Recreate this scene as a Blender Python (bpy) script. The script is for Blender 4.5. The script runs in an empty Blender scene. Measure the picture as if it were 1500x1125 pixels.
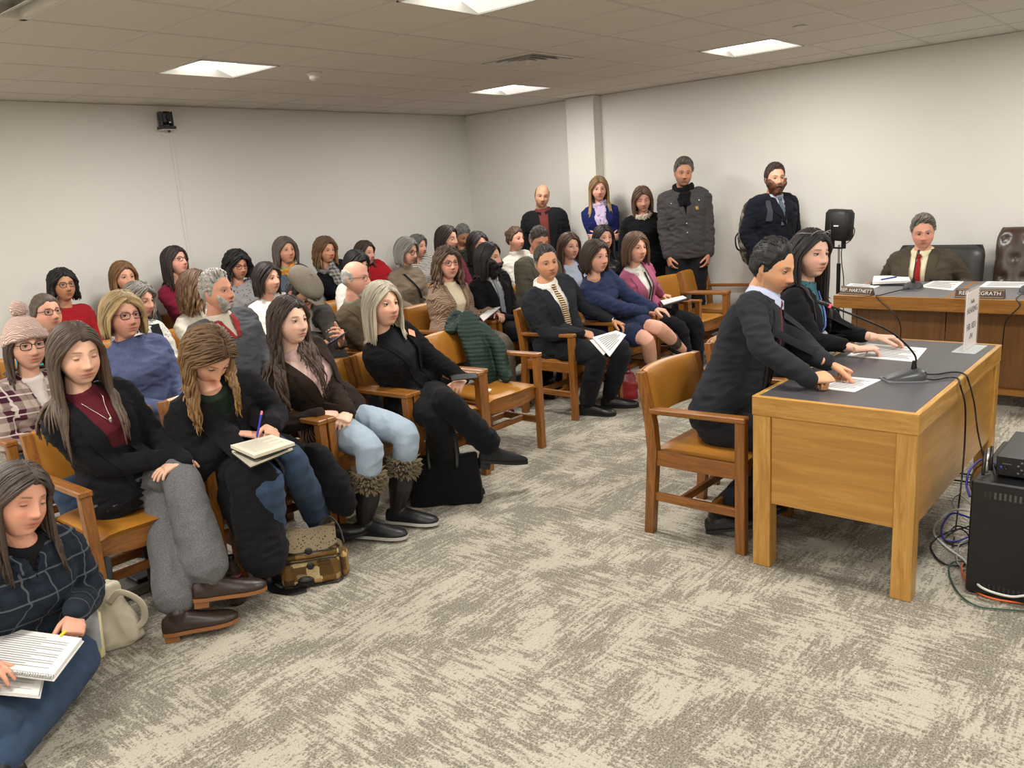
import bpy, math, random
import numpy as np
from mathutils import Vector, Matrix
from mathutils.bvhtree import BVHTree

random.seed(7)
V = Vector
C = bpy.context.scene.collection
scn = bpy.context.scene
PI = math.pi

# ------------------------------------------------------------------ camera
FPX, YAW, PITCH, ROLL, EYE = 1209.46, math.radians(41.281), math.radians(13.117), math.radians(-3.877), 1.65
fw = V((math.cos(YAW) * math.cos(PITCH), math.sin(YAW) * math.cos(PITCH), -math.sin(PITCH)))
r0 = V((math.sin(YAW), -math.cos(YAW), 0)); u0 = r0.cross(fw)
rt = r0 * math.cos(ROLL) + u0 * math.sin(ROLL); up = -r0 * math.sin(ROLL) + u0 * math.cos(ROLL)
cam_d = bpy.data.cameras.new('camera'); cam = bpy.data.objects.new('camera', cam_d); C.objects.link(cam)
cam_d.sensor_width = 36; cam_d.lens = FPX / 1500 * 36; cam_d.clip_start = 0.05
cam.matrix_world = Matrix(((rt.x, up.x, -fw.x, 0), (rt.y, up.y, -fw.y, 0), (rt.z, up.z, -fw.z, EYE), (0, 0, 0, 1)))
scn.camera = cam

# ------------------------------------------------------------------ world, exposure
w = bpy.data.worlds.new('world'); scn.world = w; w.use_nodes = True
w.node_tree.nodes['Background'].inputs[0].default_value = (1, 0.95, 0.88, 1)
w.node_tree.nodes['Background'].inputs[1].default_value = 0.05
scn.view_settings.view_transform = 'Standard'; scn.view_settings.look = 'None'
scn.view_settings.gamma = 1; scn.view_settings.use_curve_mapping = False
scn.view_settings.exposure = -0.10
scn.cycles.max_bounces = 8; scn.cycles.diffuse_bounces = 4; scn.cycles.caustics_reflective = False
scn.cycles.caustics_refractive = False; scn.cycles.sample_clamp_indirect = 6

ROOM_H = 2.575; WX, WY = 7.67, 7.2; NX, NY = -3.2, -4.6
PANEL_W = 42.0
PANELS = [(x, y) for x in (-2.785, 0.235, 3.235, 6.255) for y in (5.27, 2.87, 0.47, -1.93)]
for (x, y) in PANELS:
    ld = bpy.data.lights.new('troffer_light', 'AREA'); ld.shape = 'SQUARE'; ld.size = 0.54
    ld.energy = PANEL_W * (1.35 if y > 5 and x < 5 else 1.0); ld.color = (1.0, 0.972, 0.925)
    lo = bpy.data.objects.new('troffer_light', ld); C.objects.link(lo)
    lo.location = (x, y, ROOM_H - 0.012)

# a pixel of the 1500 x 1125 frame turned into a point in the room
def ray(x, y):
    return (fw * FPX + rt * (x - 750) - up * (y - 562.5)).normalized()
def atz(x, y, z=0.0):
    d = ray(x, y); return V((0, 0, EYE)) + d * ((z - EYE) / d.z)
def aty(x, y, Y):
    d = ray(x, y); return V((0, 0, EYE)) + d * (Y / d.y)
def atx(x, y, X):
    d = ray(x, y); return V((0, 0, EYE)) + d * (X / d.x)

# ------------------------------------------------------------------ materials
def lin(c):
    if isinstance(c, str):
        c = [int(c[i:i + 2], 16) / 255 for i in (0, 2, 4)]
        c = [(v / 12.92 if v <= 0.04045 else ((v + 0.055) / 1.055) ** 2.4) for v in c]
    return (c[0], c[1], c[2], 1)
class NT:
    def __init__(s, name):
        s.m = bpy.data.materials.new(name); s.m.use_nodes = True; s.t = s.m.node_tree; s.n = s.t.nodes
        s.b = s.n['Principled BSDF']; s.co = s.n.new('ShaderNodeTexCoord')
    def new(s, typ, **k):
        nd = s.n.new(typ)
        for a, v in k.items():
            if a.startswith('i_'): nd.inputs[int(a[2:]) if a[2:].isdigit() else a[2:]].default_value = v
            else: setattr(nd, a, v)
        return nd
    def link(s, a, b): s.t.links.new(a, b)
    def noise(s, scale=5, detail=3, rough=.5, vec=None, sc=None, dist=0):
        nd = s.new('ShaderNodeTexNoise'); nd.inputs['Scale'].default_value = scale
        nd.inputs['Detail'].default_value = detail; nd.inputs['Roughness'].default_value = rough
        nd.inputs['Distortion'].default_value = dist
        v = vec or s.co.outputs['Object']
        if sc:
            mp = s.new('ShaderNodeMapping'); mp.inputs['Scale'].default_value = sc; s.link(v, mp.inputs[0]); v = mp.outputs[0]
        s.link(v, nd.inputs['Vector']); return nd
    def ramp(s, src, stops):
        r = s.new('ShaderNodeValToRGB'); e = r.color_ramp.elements
        while len(e) < len(stops): e.new(0.5)
        for el, (p, c) in zip(e, stops): el.position = p; el.color = lin(c)
        s.link(src, r.inputs[0]); return r.outputs[0]
    def math(s, op, a, b=None, c=None):
        m = s.new('ShaderNodeMath', operation=op)
        for i, v in enumerate((a, b, c)):
            if v is None: continue
            if isinstance(v, (int, float)): m.inputs[i].default_value = v
            else: s.link(v, m.inputs[i])
        return m.outputs[0]
    def mix(s, f, a, b):
        m = s.new('ShaderNodeMix', data_type='RGBA')
        if isinstance(f, (int, float)): m.inputs[0].default_value = f
        else: s.link(f, m.inputs[0])
        for i, v in ((6, a), (7, b)):
            if isinstance(v, (str, tuple, list)): m.inputs[i].default_value = lin(v)
            else: s.link(v, m.inputs[i])
        return m.outputs[2]
    def bump(s, h, strength=.3, dist=.002):
        b = s.new('ShaderNodeBump'); b.inputs['Strength'].default_value = strength; b.inputs['Distance'].default_value = dist
        s.link(h, b.inputs['Height']); s.link(b.outputs[0], s.b.inputs['Normal']); return b
    def set(s, rough=.5, metal=0, color=None, spec=.5, **k):
        s.b.inputs['Roughness'].default_value = rough; s.b.inputs['Metallic'].default_value = metal
        s.b.inputs['Specular IOR Level'].default_value = spec
        if color is not None:
            if isinstance(color, (str, tuple, list)): s.b.inputs['Base Color'].default_value = lin(color)
            else: s.link(color, s.b.inputs['Base Color'])
        for a, v in k.items(): s.b.inputs[a.replace('_', ' ')].default_value = v
        return s.m

_mc = {}
def plain(name, color, rough=.5, metal=0, **k):
    if name in _mc: return _mc[name]
    _mc[name] = NT(name).set(rough, metal, color, **k); return _mc[name]

def cloth(color, kind='plain', c2=None, scale=1.0, rough=.92, c3=None):
    key = ('cloth', color, kind, c2, scale, c3)
    if key in _mc: return _mc[key]
    s = NT('%s_cloth' % kind); ob = s.co.outputs['Object']
    f = s.noise(900, 2); g = s.noise(7, 3)
    base = None; hgt = f.outputs[0]; st = .25; bd = .001
    if kind == 'plain':
        base = s.mix(s.math('MULTIPLY', g.outputs[0], .25), color, tuple(v * .8 for v in lin(color)[:3]))
    elif kind in ('tweed', 'heather'):
        n = s.noise(350 if kind == 'tweed' else 220, 2)
        base = s.ramp(n.outputs[0], [(.38, color), (.6, c2)]); st = .4
    elif kind == 'knit':
        wv = s.new('ShaderNodeTexWave', wave_type='BANDS', bands_direction='DIAGONAL'); s.link(ob, wv.inputs[0])
        wv.inputs['Scale'].default_value = 28 * scale; wv.inputs['Distortion'].default_value = 6; wv.inputs['Detail'].default_value = 1
        hgt = wv.outputs['Fac']; st = .8; bd = .006; base = s.mix(wv.outputs['Fac'], tuple(v * .62 for v in lin(color)[:3]), color)
    elif kind == 'stripes':
        wv = s.new('ShaderNodeTexWave', wave_type='BANDS', bands_direction='Z'); s.link(ob, wv.inputs[0])
        wv.inputs['Scale'].default_value = 16 * scale; base = s.ramp(wv.outputs['Fac'], [(.5, color), (.56, c2)])
    elif kind == 'plaid':
        sp = s.new('ShaderNodeSeparateXYZ'); s.link(ob, sp.inputs[0]); sc = scale
        def band(o, freq, wdt, ph=0.):
            q = s.math('FRACT', s.math('MULTIPLY_ADD', o, freq, ph)); return s.math('LESS_THAN', q, wdt)
        hx = s.math('ADD', sp.outputs[0], s.math('MULTIPLY', sp.outputs[1], .8))
        a = band(hx, 13 * sc, .42); b = band(sp.outputs[2], 13 * sc, .42)
        m = s.math('MULTIPLY', s.math('ADD', a, b), .5); base = s.mix(m, color, c2)
        l = s.math('MAXIMUM', band(hx, 13 * sc, .07, .3), band(sp.outputs[2], 13 * sc, .07, .3))
        base = s.mix(s.math('MULTIPLY', l, .7), base, c3 or 'd8d2c8')
    elif kind == 'floral':
        vo = s.new('ShaderNodeTexVoronoi'); vo.inputs['Scale'].default_value = 42 * scale; s.link(ob, vo.inputs['Vector'])
        n = s.noise(60 * scale, 2)
        base = s.ramp(s.math('ADD', vo.outputs['Distance'], s.math('MULTIPLY', n.outputs[0], .5)), [(.42, c2), (.52, color)])
    elif kind == 'patch':
        vo = s.new('ShaderNodeTexVoronoi', distance='CHEBYCHEV'); vo.inputs['Scale'].default_value = 17 * scale
        vo.inputs['Randomness'].default_value = .35; s.link(ob, vo.inputs['Vector'])
        n = s.noise(160, 2); sep = s.new('ShaderNodeSeparateColor'); s.link(vo.outputs['Color'], sep.inputs[0])
        cc = s.ramp(sep.outputs[0], [(.0, '2b2013'), (.3, '8a6a3a'), (.45, 'b99c62'), (.6, '4a3320'), (.75, 'c8b483'), (.9, '6e4f2a')])
        base = s.mix(s.ramp(n.outputs[0], [(.5, '000000'), (.58, '777777')]), cc, '30200f')
    elif kind == 'denim':
        n = s.noise(260, 2, sc=(1, 1, .3)); g2 = s.noise(9, 3)
        base = s.mix(s.math('MULTIPLY_ADD', n.outputs[0], .4, s.math('MULTIPLY', g2.outputs[0], .35)), color, c2)
    elif kind == 'cord':
        wv = s.new('ShaderNodeTexWave', wave_type='BANDS', bands_direction='X'); s.link(ob, wv.inputs[0])
        wv.inputs['Scale'].default_value = 60; hgt = wv.outputs['Fac']; bd = .002
        base = s.mix(s.noise(40, 3).outputs[0], color, c2 or color)
    s.bump(hgt, st, bd)
    s.b.inputs['Sheen Weight'].default_value = .03; s.b.inputs['Sheen Roughness'].default_value = .6
    _mc[key] = s.set(rough, 0, base, spec=.12); return _mc[key]

def attr_mat(name, rough, bumpscale=None, sss=0.0, spec=.4, stretch=None, bs=.2):
    s = NT(name); a = s.new('ShaderNodeVertexColor', layer_name='Col')
    n = s.noise(bumpscale or 200, 3, sc=stretch); s.bump(n.outputs[0], bs, .001)
    m = s.set(rough, 0, a.outputs[0], spec=spec)
    if sss:
        s.b.inputs['Subsurface Weight'].default_value = sss; s.b.inputs['Subsurface Radius'].default_value = (.012, .005, .003)
        s.b.inputs['Subsurface Scale'].default_value = .6
    return m
SKIN = attr_mat('skin', .56, 350, .12, bs=.12); HAIR = attr_mat('hair_strands', .58, 260, 0, .5, (1, 1, .15), .5)

def wood(name, c1, c2, c3, axis='X', rough=.4, scale=1.0):
    s = NT(name); sc = {'X': (1.2, 14, 14), 'Y': (14, 1.2, 14), 'Z': (14, 14, 1.2)}[axis]
    n = s.noise(3.2 * scale, 8, .74, sc=sc, dist=1.1); n2 = s.noise(2, 2)
    base = s.ramp(n.outputs[0], [(.3, c1), (.5, c2), (.68, c3)])
    base = s.mix(s.math('MULTIPLY', n2.outputs[0], .25), base, c1)
    s.bump(n.outputs[0], .12, .001); return s.set(rough, 0, base, Coat_Weight=.25, Coat_Roughness=.25)
CW = {a: wood('chair_oak_' + a.lower(), '5d3511', '8a561f', 'a66c2b', a, .42) for a in 'XYZ'}
TW = {a: wood('desk_oak_' + a.lower(), '9a6a28', 'b98a3f', 'd2a55a', a, .38, .7) for a in 'XYZ'}
TPAN = wood('desk_oak_panel', '9d6d2c', 'b18038', 'bf9047', 'Y', .36, .5)
CMW = {a: wood('bench_oak_' + a.lower(), '7d4f1c', '9c6827', 'b57f38', a, .4) for a in 'XYZ'}
s = NT('tan_vinyl'); n = s.noise(500, 2); s.bump(n.outputs[0], .2, .0006)
VINYL = s.set(.42, 0, s.mix(s.noise(9, 3).outputs[0], '96611c', 'ad752a'), spec=.5)
BLACKP = plain('black_plastic', '111112', .4); BLACKM = plain('black_metal', '0c0c0d', .45, .3)
STEEL = plain('steel', 'b5b5b5', .3, 1.0); DGREY = plain('dark_grey_plastic', '303234', .42)
PAPER = plain('white_paper', 'dedcd8', .8); INK = plain('dark_ink', '1b1b1d', .8); WHITEP = plain('white_plastic', 'd5d3cd', .5)
GREYINK = plain('grey_print', '8c8c8e', .8)

# ------------------------------------------------------------------ mesh building
class MB:
    def __init__(s): s.v = []; s.f = []; s.m = []; s.c = []; s.cur = 0; s.col = (1, 1, 1)
    def add(s, vs, fs, m=None, col=None):
        o = len(s.v); s.v += [tuple(p) for p in vs]; s.c += [col or s.col] * len(vs)
        s.f += [tuple(i + o for i in f) for f in fs]; s.m += [s.cur if m is None else m] * len(fs); return s
    def box(s, lo, hi, mtx=None, m=None, bev=0.0):
        x0, y0, z0 = lo; x1, y1, z1 = hi
        if bev <= 0:
            vs = [V(p) for p in ((x0, y0, z0), (x1, y0, z0), (x1, y1, z0), (x0, y1, z0), (x0, y0, z1), (x1, y0, z1), (x1, y1, z1), (x0, y1, z1))]
            fs = [(3, 2, 1, 0), (4, 5, 6, 7), (0, 1, 5, 4), (1, 2, 6, 5), (2, 3, 7, 6), (3, 0, 4, 7)]
        else:
            b = min(bev, (x1 - x0) * .49, (y1 - y0) * .49, (z1 - z0) * .49); vs = []; idx = {}
            for i, sx in enumerate((x0, x1)):
                for j, sy in enumerate((y0, y1)):
                    for k, sz in enumerate((z0, z1)):
                        dx, dy, dz = b * (1 - 2 * i), b * (1 - 2 * j), b * (1 - 2 * k)
                        for a, p in enumerate(((sx, sy + dy, sz + dz), (sx + dx, sy, sz + dz), (sx + dx, sy + dy, sz))):
                            idx[(i, j, k, a)] = len(vs); vs.append(V(p))
            I = idx; fs = []
            for i in (0, 1):
                for (q, a, fn) in ((0, 0, lambda j, k: (i, j, k, 0)), (1, 1, lambda j, k: (j, i, k, 1)), (2, 2, lambda j, k: (j, k, i, 2))):
                    f = [I[fn(0, 0)], I[fn(1, 0)], I[fn(1, 1)], I[fn(0, 1)]]
                    fs.append(f)
            for i in (0, 1):
                for j in (0, 1):
                    fs.append([I[(i, j, 0, 0)], I[(i, j, 1, 0)], I[(i, j, 1, 1)], I[(i, j, 0, 1)]])
                    fs.append([I[(i, 0, j, 0)], I[(i, 1, j, 0)], I[(i, 1, j, 2)], I[(i, 0, j, 2)]])
                    fs.append([I[(0, i, j, 1)], I[(1, i, j, 1)], I[(1, i, j, 2)], I[(0, i, j, 2)]])
                    for k in (0, 1): fs.append([I[(i, j, k, 0)], I[(i, j, k, 1)], I[(i, j, k, 2)]])
            cen = V(((x0 + x1) / 2, (y0 + y1) / 2, (z0 + z1) / 2)); out = []
            for f in fs:
                nn = (vs[f[1]] - vs[f[0]]).cross(vs[f[2]] - vs[f[0]]); fc = sum((vs[q] for q in f), V()) / len(f)
                out.append(f if nn.dot(fc - cen) > 0 else f[::-1])
            fs = out
        if mtx is not None: vs = [mtx @ p for p in vs]
        return s.add(vs, fs, m)
    def beam(s, a, b, wx, wy, side=(1, 0, 0), bev=0.003, m=None):
        a, b = V(a), V(b); z = (b - a).normalized(); x = V(side); x = (x - z * x.dot(z)).normalized(); y = z.cross(x)
        M = Matrix(((x.x, y.x, z.x, a.x), (x.y, y.y, z.y, a.y), (x.z, y.z, z.z, a.z), (0, 0, 0, 1)))
        return s.box((-wx / 2, -wy / 2, 0), (wx / 2, wy / 2, (b - a).length), M, m, bev)
    def loft(s, rings, cap=True, closed=True, m=None, col=None):
        n = len(rings[0]); vs = [p for r in rings for p in r]; fs = []
        for i in range(len(rings) - 1):
            for j in range(n if closed else n - 1):
                a = i * n + j; b = i * n + (j + 1) % n; fs.append((a, b, b + n, a + n))
        if cap and closed:
            fs.append(tuple(range(n - 1, -1, -1))); k = (len(rings) - 1) * n; fs.append(tuple(k + j for j in range(n)))
        return s.add(vs, fs, m, col)
    def tube(s, pts, rad, n=8, side=None, m=None, col=None, round_ends=False):
        pts = [V(p) for p in pts]; k = len(pts)
        if not isinstance(rad, (list, tuple)): rad = [rad] * k
        rad = [(r if isinstance(r, tuple) else (r, r)) for r in rad]
        if round_ends:
            for e in (0, -1):
                d = (pts[0] - pts[1]).normalized() if e == 0 else (pts[-1] - pts[-2]).normalized()
                p = pts[e]; r = rad[e]; q = [(p + d * (max(r) * t), (r[0] * c, r[1] * c)) for t, c in ((.5, .86), (.85, .5), (.98, .15))]
                if e == 0: pts = [a for a, _ in q][::-1] + pts; rad = [b for _, b in q][::-1] + rad
                else: pts = pts + [a for a, _ in q]; rad = rad + [b for _, b in q]
            k = len(pts)
        T = [(pts[min(i + 1, k - 1)] - pts[max(i - 1, 0)]).normalized() for i in range(k)]
        x = V(side) if side else (V((0, 0, 1)) if abs(T[0].z) < .9 else V((1, 0, 0)))
        x = (x - T[0] * x.dot(T[0])).normalized(); rings = []
        for i in range(k):
            x = x - T[i] * x.dot(T[i]); x = x.normalized() if x.length > 1e-6 else T[i].orthogonal().normalized(); y = T[i].cross(x)
            rings.append([pts[i] + x * (rad[i][0] * math.cos(2 * PI * j / n)) + y * (rad[i][1] * math.sin(2 * PI * j / n)) for j in range(n)])
        return s.loft(rings, True, True, m, col)
    def ell(s, c, r, n=16, k=10, R=None, m=None, col=None):
        c = V(c); r = (r, r, r) if isinstance(r, (int, float)) else r; rings = []
        for i in range(k + 1):
            t = -PI / 2 + PI * (i + .02) / (k + .04); q = []
            for j in range(n):
                a = 2 * PI * j / n; p = V((r[0] * math.cos(t) * math.cos(a), r[1] * math.cos(t) * math.sin(a), r[2] * math.sin(t)))
                q.append(c + (R @ p if R else p))
            rings.append(q)
        return s.loft(rings, True, True, m, col)
    def lathe(s, prof, c=(0, 0, 0), n=24, M=None, m=None):
        rings = []
        for (r, z) in prof:
            q = [V((r * math.cos(2 * PI * j / n), r * math.sin(2 * PI * j / n), z)) for j in range(n)]
            rings.append([(M @ p if M else p) + V(c) for p in q])
        return s.loft(rings, True, True, m)
    def prism(s, poly, h, M=None, m=None):
        n = len(poly); vs = [V((x, y, 0)) for x, y in poly] + [V((x, y, h)) for x, y in poly]
        if M is not None: vs = [M @ p for p in vs]
        return s.add(vs, [tuple(range(n - 1, -1, -1)), tuple(range(n, 2 * n))] + [(i, (i + 1) % n, n + (i + 1) % n, n + i) for i in range(n)], m)
    def build(s, name, mats, parent=None, smooth=False, colattr=False, auto=None):
        me = bpy.data.meshes.new(name); me.from_pydata(s.v, [], s.f)
        for mt in (mats if isinstance(mats, (list, tuple)) else [mats]): me.materials.append(mt)
        if any(s.m): me.polygons.foreach_set('material_index', s.m)
        if smooth: me.polygons.foreach_set('use_smooth', [True] * len(s.f))
        if colattr:
            ca = me.color_attributes.new('Col', 'FLOAT_COLOR', 'POINT')
            ca.data.foreach_set('color', np.array([(c[0], c[1], c[2], 1) for c in s.c], dtype=np.float32).ravel())
        me.validate(); me.update()
        if auto: me.set_sharp_from_angle(angle=math.radians(auto))
        o = bpy.data.objects.new(name, me); C.objects.link(o)
        if parent: o.parent = parent
        return o

def npmesh(name, vs, fs, mats, parent=None, cols=None, mi=None):
    me = bpy.data.meshes.new(name); me.from_pydata(vs, [], fs)
    for mt in (mats if isinstance(mats, (list, tuple)) else [mats]): me.materials.append(mt)
    me.polygons.foreach_set('use_smooth', np.ones(len(me.polygons), dtype=bool))
    if mi is not None: me.polygons.foreach_set('material_index', mi)
    if cols is not None:
        ca = me.color_attributes.new('Col', 'FLOAT_COLOR', 'POINT')
        ca.data.foreach_set('color', np.concatenate([cols, np.ones((len(cols), 1))], 1).astype(np.float32).ravel())
    me.update(); o = bpy.data.objects.new(name, me); C.objects.link(o)
    if parent: o.parent = parent
    return o

def smoothmesh(vs, fs, it=2, k=.5):
    F = np.array(fs); n = len(vs)
    e = np.concatenate([F[:, [0, 1]], F[:, [1, 2]], F[:, [2, 3]], F[:, [3, 0]]])
    for _ in range(it):
        acc = np.zeros_like(vs); cnt = np.zeros(n)
        for a in range(3): acc[:, a] = np.bincount(e[:, 0], vs[e[:, 1], a], n) + np.bincount(e[:, 1], vs[e[:, 0], a], n)
        cnt = np.bincount(e[:, 0], minlength=n) + np.bincount(e[:, 1], minlength=n)
        vs = vs * (1 - k) + k * acc / np.maximum(cnt, 1)[:, None]
    return vs
def normals(vs, fs):
    F = np.array(fs); nn = np.cross(vs[F[:, 2]] - vs[F[:, 0]], vs[F[:, 3]] - vs[F[:, 1]]); out = np.zeros_like(vs)
    for a in range(3):
        out[:, a] = sum(np.bincount(F[:, k], nn[:, a], len(vs)) for k in range(4))
    return out / np.maximum(np.linalg.norm(out, axis=1), 1e-9)[:, None]
def remesh(mb, vox, smooth=2):
    """one continuous quad surface around the closed pieces of mb"""
    o = mb.build('tmp', [], None); md = o.modifiers.new('r', 'REMESH'); md.mode = 'VOXEL'; md.voxel_size = vox; md.adaptivity = 0
    dg = bpy.context.evaluated_depsgraph_get(); ev = o.evaluated_get(dg); me = ev.to_mesh()
    n = len(me.vertices); vs = np.empty(n * 3); me.vertices.foreach_get('co', vs); vs = vs.reshape(-1, 3)
    k = len(me.polygons); lt = np.empty(k, dtype=np.int32); me.polygons.foreach_get('loop_total', lt)
    lv = np.empty(len(me.loops), dtype=np.int32); me.loops.foreach_get('vertex_index', lv)
    assert (lt == 4).all(); fs = lv.reshape(-1, 4)
    ev.to_mesh_clear(); m0 = o.data; bpy.data.objects.remove(o); bpy.data.meshes.remove(m0)
    if smooth: vs = smoothmesh(vs, fs, smooth)
    return vs, fs
def wn(P, freq, seed, octv=2):
    rs = np.random.RandomState(seed); out = np.zeros(len(P)); amp = 1.; tot = 0
    Q = P + .02 * np.sin(P[:, [1, 2, 0]] * 17 + seed)
    for o_ in range(octv):
        for _ in range(5):
            d = rs.normal(size=3); d /= np.linalg.norm(d); out += amp * np.sin(Q @ d * freq * 2 * PI + rs.rand() * 6.28)
        tot += amp * 2.3; amp *= .5; freq *= 2.1
    return out / tot

def thing(name, label, cat, loc=(0, 0, 0), rotz=0, group=None):
    o = bpy.data.objects.new(name, None); C.objects.link(o); o.location = loc; o.rotation_euler = (0, 0, rotz)
    o['label'] = label; o['category'] = cat; o.empty_display_size = .1
    if group: o['group'] = group
    return o
def tag(o, label, cat, group=None):
    o['label'] = label; o['category'] = cat
    if group: o['group'] = group
    return o
def struct(o): o['kind'] = 'structure'; return o
def dup(root, loc, rotz, label, group=None):
    r = root.copy(); C.objects.link(r); r.location = loc; r.rotation_euler = (0, 0, rotz); r['label'] = label
    if group: r['group'] = group
    for ch in list(root.children):
        c = ch.copy(); C.objects.link(c); c.parent = r
        for g in list(ch.children):
            d = g.copy(); C.objects.link(d); d.parent = c
    return r
def text(name, body, size, mat_, parent, M, align='CENTER', ext=.0006):
    cu = bpy.data.curves.new(name, 'FONT'); cu.body = body; cu.size = size; cu.extrude = ext; cu.align_x = align; cu.align_y = 'CENTER'
    cu.materials.append(mat_); tmp = bpy.data.objects.new(name, cu); C.objects.link(tmp); me = bpy.data.meshes.new_from_object(tmp.evaluated_get(bpy.context.evaluated_depsgraph_get())); bpy.data.objects.remove(tmp)
    me.materials.clear(); me.materials.append(mat_); o = bpy.data.objects.new(name, me); C.objects.link(o); o.parent = parent; o.matrix_local = M; return o
def frame(o, x, y, z):
    return Matrix(((x[0], y[0], z[0], o[0]), (x[1], y[1], z[1], o[1]), (x[2], y[2], z[2], o[2]), (0, 0, 0, 1)))
def smoothpath(pts, n=6):
    pts = [V(p) for p in pts]; out = []
    P = [pts[0] * 2 - pts[1]] + pts + [pts[-1] * 2 - pts[-2]]
    for i in range(1, len(P) - 2):
        for k in range(n):
            t = k / n; a, b, c, d = P[i - 1:i + 3]
            out.append(.5 * ((2 * b) + (-a + c) * t + (2 * a - 5 * b + 4 * c - d) * t * t + (-a + 3 * b - 3 * c + d) * t ** 3))
    return out + [pts[-1]]
# ================================================================== THE ROOM
s = NT('carpet'); pos = s.new('ShaderNodeNewGeometry').outputs['Position']
nY = s.noise(1.0, 6, .70, pos, (52, 6.5, 1)); nX = s.noise(1.0, 6, .70, pos, (7.5, 50, 1)); blk = s.noise(1.0, 3, .6, pos, (3.4, 5.2, 1), .3); big = s.noise(1.0, 2, .5, pos, (1.6, 1.9, 1))
sel = s.ramp(big.outputs[0], [(.44, '4d4d4d'), (.56, 'e0e0e0')])
st = s.mix(sel, nY.outputs[0], nX.outputs[0])
val = s.math('ADD', s.math('MULTIPLY', st, .68), s.math('MULTIPLY', blk.outputs[0], .40))
spk = s.noise(150, 3, .75, pos); spk2 = s.noise(85, 3, .75, pos)
val = s.math('ADD', val, s.math('MULTIPLY', s.math('SUBTRACT', spk2.outputs[0], .5), .42))
pat = s.ramp(val, [(.52, '736d61'), (.572, 'b7b0a0')])
carp = s.mix(s.ramp(spk.outputs[0], [(.42, '000000'), (.62, 'ffffff')]), pat, s.mix(.5, pat, 'c9c2b4'))
dk = s.mix(s.ramp(spk.outputs[0], [(.3, 'ffffff'), (.42, '000000')]), carp, s.mix(.6, carp, '3c3833'))
s.bump(spk.outputs[0], .9, .006); CARPET = s.set(.97, 0, dk, spec=.08)
s = NT('wall_paint'); s.bump(s.noise(260, 3).outputs[0], .12, .0008); WALL = s.set(.62, 0, 'd8d5ce', spec=.3)
s = NT('ceiling_tile'); s.bump(s.noise(180, 4, .7).outputs[0], .35, .002); TILE = s.set(.95, 0, s.mix(s.noise(300, 3).outputs[0], 'd2cdc4', 'e2ddd4'), spec=.1)
GRID = plain('ceiling_grid_metal', 'c9c4bb', .5); LENS = NT('troffer_lens'); LENS.b.inputs['Emission Color'].default_value = (1, .965, .9, 1)
LENS.b.inputs['Emission Strength'].default_value = 3.0; LENS = LENS.set(.5, 0, 'f4f2ee')
LENS2 = NT('troffer_side'); LENS2.b.inputs['Emission Color'].default_value = (1, .97, .92, 1); LENS2.b.inputs['Emission Strength'].default_value = .75
LENS2 = LENS2.set(.6, 0, 'eeece8'); TRIM = plain('baseboard_vinyl', 'a6a29b', .6)

m = MB(); m.box((NX, NY, -.1), (WX, WY, 0)); struct(m.build('floor', CARPET))
m = MB(); m.box((NX, WY, 0), (WX + .1, WY + .1, ROOM_H)); struct(m.build('wall_back', WALL))
m = MB(); m.box((WX, NY - .1, 0), (WX + .1, WY, ROOM_H)); struct(m.build('wall_right', WALL))
m = MB(); m.box((NX - .1, NY, 0), (NX, WY + .1, ROOM_H)); struct(m.build('wall_left', WALL))
m = MB(); m.box((NX - .1, NY - .1, 0), (WX, NY, ROOM_H)); struct(m.build('wall_front', WALL))
m = MB(); m.box((7.52, 5.21, 0), (WX, 5.57, ROOM_H), bev=.004); struct(m.build('trim_1', WALL))
m = MB(); m.box((NX, WY - .012, 0), (WX, WY, .1)); struct(m.build('baseboard_back', TRIM))
m = MB(); m.box((WX - .012, NY, 0), (WX, 5.2, .1)); m.box((WX - .012, 5.58, 0), (WX, WY - .013, .1)); struct(m.build('baseboard_right', TRIM))

# suspended ceiling: tiles of 0.605 x 0.6 m, slightly above the grid bars
gx = [2.93 + .605 * k for k in range(-11, 9)]; gy = [4.97 + .6 * k for k in range(-16, 5)]
holes = set()
for (x, y) in PANELS: holes.add((round((x - .3 - 2.93) / .605), round((y - .3 - 4.97) / .6)))
m = MB(); m.box((NX, NY, ROOM_H + .16), (WX, WY, ROOM_H + .2)); ceil_o = struct(m.build('ceiling', TILE))
m = MB()
GRILLE = (-3, -2); DIFF = (3, -2)   # grid cells of the louvred grille and the supply diffuser
for i, x in enumerate([NX] + gx):
    for j, y in enumerate([NY] + gy):
        x1 = (gx + [WX])[i]; y1 = (gy + [WY])[j]
        if x1 - x < .01 or y1 - y < .01: continue
        ci, cj = round((x - 2.93) / .605), round((y - 4.97) / .6)
        if (ci, cj) in holes or (ci, cj) in (GRILLE, DIFF): continue
        m.box((x + .008, y + .008, ROOM_H + .003), (x1 - .008, y1 - .008, ROOM_H + .015), bev=.003)
o = m.build('ceiling_tile', TILE, ceil_o)
m = MB()
for x in gx: m.box((x - .012, NY, ROOM_H), (x + .012, WY, ROOM_H + .02))
for y in gy: m.box((NX, y - .012, ROOM_H + .0005), (WX, y + .012, ROOM_H + .02))
m.build('grid_bar', GRID, ceil_o)

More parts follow.
